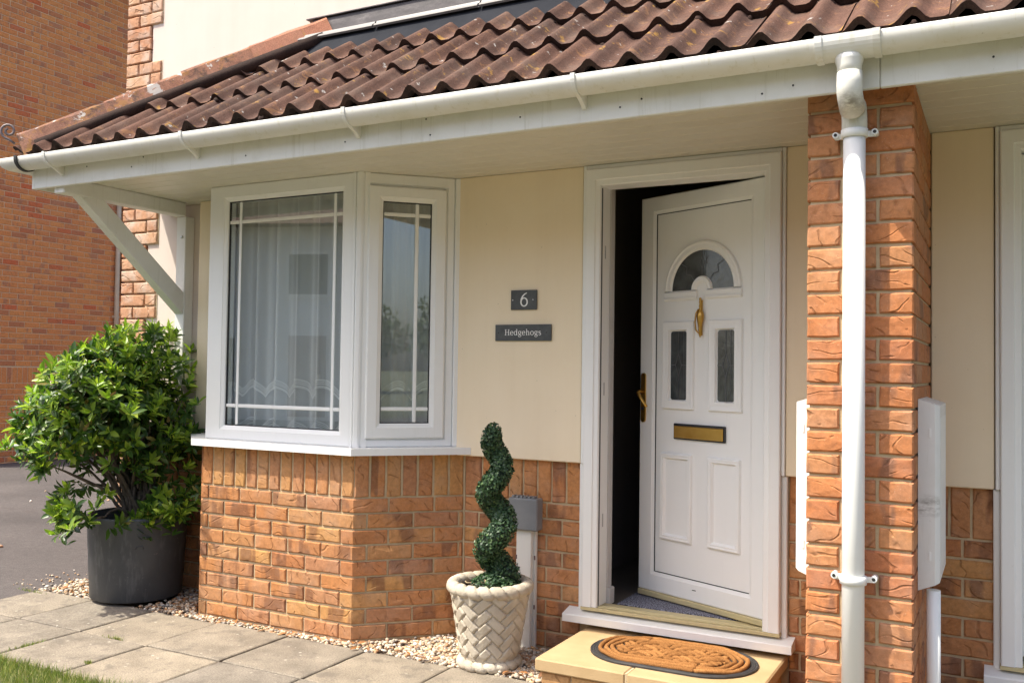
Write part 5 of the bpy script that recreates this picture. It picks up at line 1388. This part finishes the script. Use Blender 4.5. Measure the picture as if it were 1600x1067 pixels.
# ------------------------------------------------------------------ gravel, leaves, grass
rr = random.Random(31)
ico_v = []; 
bm = bmesh.new(); bmesh.ops.create_icosphere(bm, subdivisions=1, radius=1.0); bm.verts.ensure_lookup_table()
icv = np.array([v.co[:] for v in bm.verts]); icf = np.array([[v.index for v in f.verts] for f in bm.faces]); bm.free()
def in_bay(x, y):
    if y > -.005: return True
    if -2.012 <= x <= -1.019: return y > -.384
    if -1.019 < x < -.63: return y > -.384 + (x + 1.019) * .977 - .004
    if -2.40 < x < -2.012: return y > -.384 - (x + 2.012) * .977 - .004
    return False
GV = []; GF = []; GR = []; n = 0
def stone(x, y, z, s):
    global n
    sc3 = np.array([s * rng.uniform(.7, 1.35), s * rng.uniform(.6, 1.1), s * rng.uniform(.4, .75)])
    v = icv * (1 + rng.uniform(-.16, .16, (len(icv), 1))) * sc3
    a = rng.uniform(0, 6.28); t_ = rng.uniform(-.5, .5); ca, sa = math.cos(a), math.sin(a)
    Rm = np.array([[ca, -sa, 0], [sa, ca, 0], [0, 0, 1]]) @ np.array([[1, 0, 0], [0, math.cos(t_), -math.sin(t_)], [0, math.sin(t_), math.cos(t_)]])
    GV.append(v @ Rm.T + np.array([x, y, z])); GF.append(icf + n * len(icv)); GR.append(np.full(len(icf), rng.random())); n += 1
cnt = 0
while cnt < 4200:
    x = rng.uniform(-3.2, .04) if rng.random() < .8 else rng.uniform(-.75, .04); y = rng.uniform(-.445, -.012)
    if in_bay(x, y): continue
    if (x - TX) ** 2 + (y - TY) ** 2 < .125 ** 2 or (x - SXc) ** 2 + (y - SYc) ** 2 < .225 ** 2: continue
    edge = y < -.42
    stone(x, y, rng.uniform(-.014, .006) + (0 if not edge else .004), rng.uniform(.007, .0145)); cnt += 1
for i in range(420):     # the thin line of stones at the foot of the bay
    x = rng.uniform(-2.03, -.98); stone(x, rng.uniform(-.436, -.39), rng.uniform(-.010, .006), rng.uniform(.005, .010))
for i in range(260): stone(rng.uniform(1.0, 3.4), rng.uniform(-.43, -.02), rng.uniform(-.012, .004), rng.uniform(.007, .014))
for i in range(120): stone(rng.uniform(-3.6, -3.15), rng.uniform(-.42, .3), -.024, rng.uniform(.004, .010))
for i in range(14): stone(rng.uniform(-8.5, -3.7), rng.uniform(-.2, 3.2), -.022, rng.uniform(.010, .02))
gme = fast_mesh('gravel', np.concatenate(GV), np.concatenate(GF), [M_['gravel']], np.concatenate(GR), None, True)
link('gravel', gme, None, None, kind='stuff', label='pale and orange gravel stones between paving and house', category='gravel')
V = []; Fq = []; MI = []; RN = []
for i in range(60):
    x, y = (rr.uniform(-3.1, -2.2), rr.uniform(-.43, -.2)) if i < 30 else (rr.uniform(-2.0, -.1), rr.uniform(-.46, -.40)) if i < 46 else (rr.uniform(-.15, .04), rr.uniform(-.44, -.1))
    if in_bay(x, y) or (x - TX) ** 2 + (y - TY) ** 2 < .15 ** 2: continue
    a = rr.random() * 6.28; leaf(Vector((x, y, rr.uniform(.008, .016))), Vector((math.cos(a), math.sin(a), rr.uniform(-.1, .35))).normalized(), Vector((rr.gauss(0, .3), rr.gauss(0, .3), 1)).normalized(), rr.uniform(.03, .06), .018, 0, rr.random())
link('dead_leaves', fast_mesh('dead_leaves', [tuple(v) for v in V], Fq, [M_['dead_leaf']], RN), None, None, kind='stuff', label='fallen brown leaves lying on the gravel', category='leaves')

nB = 52000
x = rng.uniform(-3.2, 1.5, nB); y = -1.345 - rng.random(nB) ** 1.5 * 1.9
x[:9000] = rng.uniform(-3.2, 0, 9000); y[:9000] = -1.335 - rng.random(9000) * .22
h = rng.uniform(.015, .045, nB) * np.where(y > -1.39, 1.25, 1.0); a = rng.uniform(0, 2 * PI, nB); ln = rng.uniform(.1, .9, nB) * h; wv = rng.uniform(.0012, .0024, nB)
bx_ = np.stack([np.cos(a), np.sin(a)], 1); la = rng.uniform(0, 2 * PI, nB); lx = np.stack([np.cos(la), np.sin(la)], 1)
V = np.zeros((nB, 3, 3)); V[:, 0, 0] = x - bx_[:, 0] * wv; V[:, 0, 1] = y - bx_[:, 1] * wv; V[:, 1, 0] = x + bx_[:, 0] * wv; V[:, 1, 1] = y + bx_[:, 1] * wv
V[:, 2, 0] = x + lx[:, 0] * ln; V[:, 2, 1] = y + lx[:, 1] * ln; V[:, 0:2, 2] = -.015; V[:, 2, 2] = -.012 + h
link('grass', fast_mesh('grass', V.reshape(-1, 3), np.arange(nB * 3).reshape(-1, 3), [M_['grass']], rng.random(nB)), None, None, kind='stuff', label='short mown grass of the front lawn', category='grass')
nw = 700; V = []; T3 = []; RN = []       # weeds and moss in the slab joints
rr = random.Random(77)
for (cx_, cy_, sp, cnt) in ((-2.02, -.89, .03, 60), (-2.27, -1.16, .05, 90), (-1.81, -1.2, .05, 60), (-3.22, -.86, .05, 70), (-3.2, -.5, .06, 60), (-1.55, -.425, .06, 40)):
    for i in range(cnt):
        px, py = cx_ + rr.gauss(0, .006 if abs(cx_ + 2.27) < .02 or abs(cx_ + 1.81) < .01 else sp), cy_ + rr.gauss(0, sp if abs(cx_ + 2.27) < .02 else .006); hh = rr.uniform(.006, .02); b = len(V); an = rr.random() * 6.28
        V += [(px - .002 * math.cos(an), py - .002 * math.sin(an), -.004), (px + .002 * math.cos(an), py + .002 * math.sin(an), -.004), (px + rr.gauss(0, .008), py + rr.gauss(0, .008), hh)]; T3.append((b, b + 1, b + 2)); RN.append(rr.random())
link('joint_weeds', fast_mesh('joint_weeds', V, T3, [M_['grass']], RN), None, None, kind='stuff', label='tiny weeds growing in the paving joints', category='weeds')

# ------------------------------------------------------------------ neighbour house on the left
nbh = thing('neighbour_house', 'red brick side wall of the neighbouring house beyond the driveway', 'house', (-10.0, 4.0, 0))
core = MB(); core.box(-8, -.008, -.95, 8.5, -.12, 7.2); core.build('wall', M_['mortar_grey'], nbh)
nw_ = bpy.data.objects['wall']
rows_near = []; st = MB()
band = 1.035
C0 = M.translation
def vis(y, z):
    d = Vector((-10.0, 4.0 + y, z)) - C0; zz = d.dot(F1)
    u = 800 + 1459.77 * d.dot(R2) / zz; v = 533.5 - 1459.77 * d.dot(U2) / zz
    return -20 < u < 205 and -15 < v < 740 and not (u > 30 and v > 560) and not (v > 238 - u * .37 and v < 292 - u * .10 and True and v > 190 and v < 300 and False)
cand = []; z = -0.06; k = 0
while z < 7.1:
    soldier = abs(z - band) < .04
    if soldier:
        y = -.94
        while y < 8.4:
            cand.append((y + .0325, z + .07, .065, .205)); y += .075
        z += .225; k += 1; continue
    for (a, b) in course(-.945, 8.45, .1125 * (k % 2)): cand.append(((a + b) / 2, z, b - a, .065))
    z += .075; k += 1
near = sorted([c for c in cand if vis(c[0], c[1])], key=lambda c: c[0])
sel = set(near[:300])
red_row = 3.55
for c in cand:
    if c in sel: brick(nw_, c[2], c[3], (0.0, c[0], c[1]), PI / 2, 'brick_red', .02)
    else: brick_into(st, c[2], c[3], (0.0, c[0], c[1]), PI / 2)
st.build('far_bricks', M_['brick_red'], nw_, kind='stuff')
rf = MB(); rf.prism([(-8.4, 7.2), (.35, 7.15), (.35, 7.25), (-4.0, 10.0)], -1.25, 8.8, 'y'); rf.build('roof', M_['far_roof'], nbh)
bp = thing('drain_pipe', 'thin beige pipe on the neighbouring brick wall', 'pipe', (-9.955, 5.545, 0))
MB().tube([(0, 0, -.05), (0, 0, 3.8)], .034, 12).build('pipe', M_['beige'], bp)
mb = MB()
for z in (.5, 2.0, 3.3): mb.box(-.045, .01, -.045, .045, z - .02, z + .02, c=.004)
mb.build('clip', M_['beige'], bp)
sp_ = thing('soil_pipe', 'brown pipe behind the beige pipe on the neighbouring wall', 'pipe', (-9.93, 5.68, 0))
mb = MB(); mb.tube([(0, 0, 2.30), (0, 0, 2.34), (0, 0, 3.9)], [.05, .06, .06], 14); mb.tube([(0, 0, 2.5), (-.06, 0, 2.5)], .03, 10); mb.build('pipe', M_['brown_pipe'], sp_)

# ------------------------------------------------------------------ across the street (window reflections, plus two unseen houses added to block low sky)
def opposite(x, y, rot, label):
    oh = thing('opposite_house', label, 'house', (x, y, 0), 'houses across the street')
    oh.rotation_euler = (0, 0, R(rot))
    B(-5, 5, -3.5, 3.5, -.1, 5.0).build('wall', M_['pale_wall'], oh)
    MB().prism([(-4.1, 4.95), (4.1, 4.95), (0, 7.8)], -5.4, 5.4, 'x').build('roof', M_['far_roof'], oh)
    for (xa, xb, za, zb) in ((-3.8, -2.2, 3.1, 4.3), (-.6, .6, 3.1, 4.3), (2.2, 3.8, 3.1, 4.3), (-3.9, -1.9, .8, 2.1), (1.9, 3.9, .8, 2.1)):
        f = B(xa, xb, 3.48, 3.56, za, zb).build('window', M_['upvc'], oh); B(xa + .08, xb - .08, 3.55, 3.58, za + .08, zb - .08).build('pane', M_['gasket'], f)
    f = B(-.5, .5, 3.48, 3.57, 0, 2.1).build('door', M_['far_roof'], oh); B(.3, .38, 3.57, 3.61, .95, 1.1).build('handle', M_['steel'], f)
opposite(-15.5, -19.0, -20, 'pale rendered house across the street mirrored in the bay window')
opposite(-3.0, -20.5, -4, 'unseen pale house added right behind the camera to block low sky')  # unseen, added to cut horizon light reaching the porch
opposite(9.0, -20.5, 4, 'unseen pale house added beside the street trees to block low sky')  # added out of view as another low sky blocker
def street_tree(x, y, h, w_, label, seed):
    t = thing('street_tree', label, 'tree', (x, y, -.1), 'trees across the street'); rr = random.Random(seed)
    mb = MB(); mb.tube([(0, 0, 0), (.1, .05, h * .3), (-.05, .1, h * .6), (0, 0, h * .85)], [.28, .2, .12, .04], 8)
    for k in range(7): a = k * .9; mb.tube([(0, 0, h * (.28 + .06 * k)), (math.cos(a) * w_ * .4, math.sin(a) * w_ * .4, h * (.42 + .06 * k)), (math.cos(a) * w_ * .7, math.sin(a) * w_ * .7, h * (.5 + .06 * k))], [.1, .06, .02], 6)
    mb.build('trunk', M_['bark'], t)
    n_ = 5200; g = np.random.default_rng(seed); d = g.normal(size=(n_, 3)); d /= np.linalg.norm(d, axis=1)[:, None]
    lob = 1 + .18 * np.sin(4 * d[:, 0] + seed) + .15 * np.sin(5 * d[:, 1] + 6 * d[:, 2])
    p = d * (g.random(n_) ** .4 * lob)[:, None] * np.array([w_, w_, h * .36]) + np.array([0, 0, h * .64])
    u = g.normal(size=(n_, 3)); u /= np.linalg.norm(u, axis=1)[:, None]; v = np.cross(u, g.normal(size=(n_, 3))); v /= np.linalg.norm(v, axis=1)[:, None]; s = g.uniform(.10, .22, (n_, 1))
    V = np.stack([p - u * s, p + v * s * .6, p + u * s, p - v * s * .6], 1).reshape(-1, 3)
    link('crown', fast_mesh('crown', V, np.arange(n_ * 4).reshape(-1, 4), [M_['tree_leaf']], g.random(n_)), t, None, kind='stuff')
street_tree(42, -26, 5.6, 3.4, 'broad street tree mirrored in the angled bay pane', 41)
street_tree(50, -24, 4.6, 3.0, 'smaller street tree right of the broad street tree', 42)
street_tree(36, -31, 5.0, 3.2, 'rounded street tree left of the broad street tree', 43)
print('bricks', NB['n'], 'objects', len(bpy.data.objects))
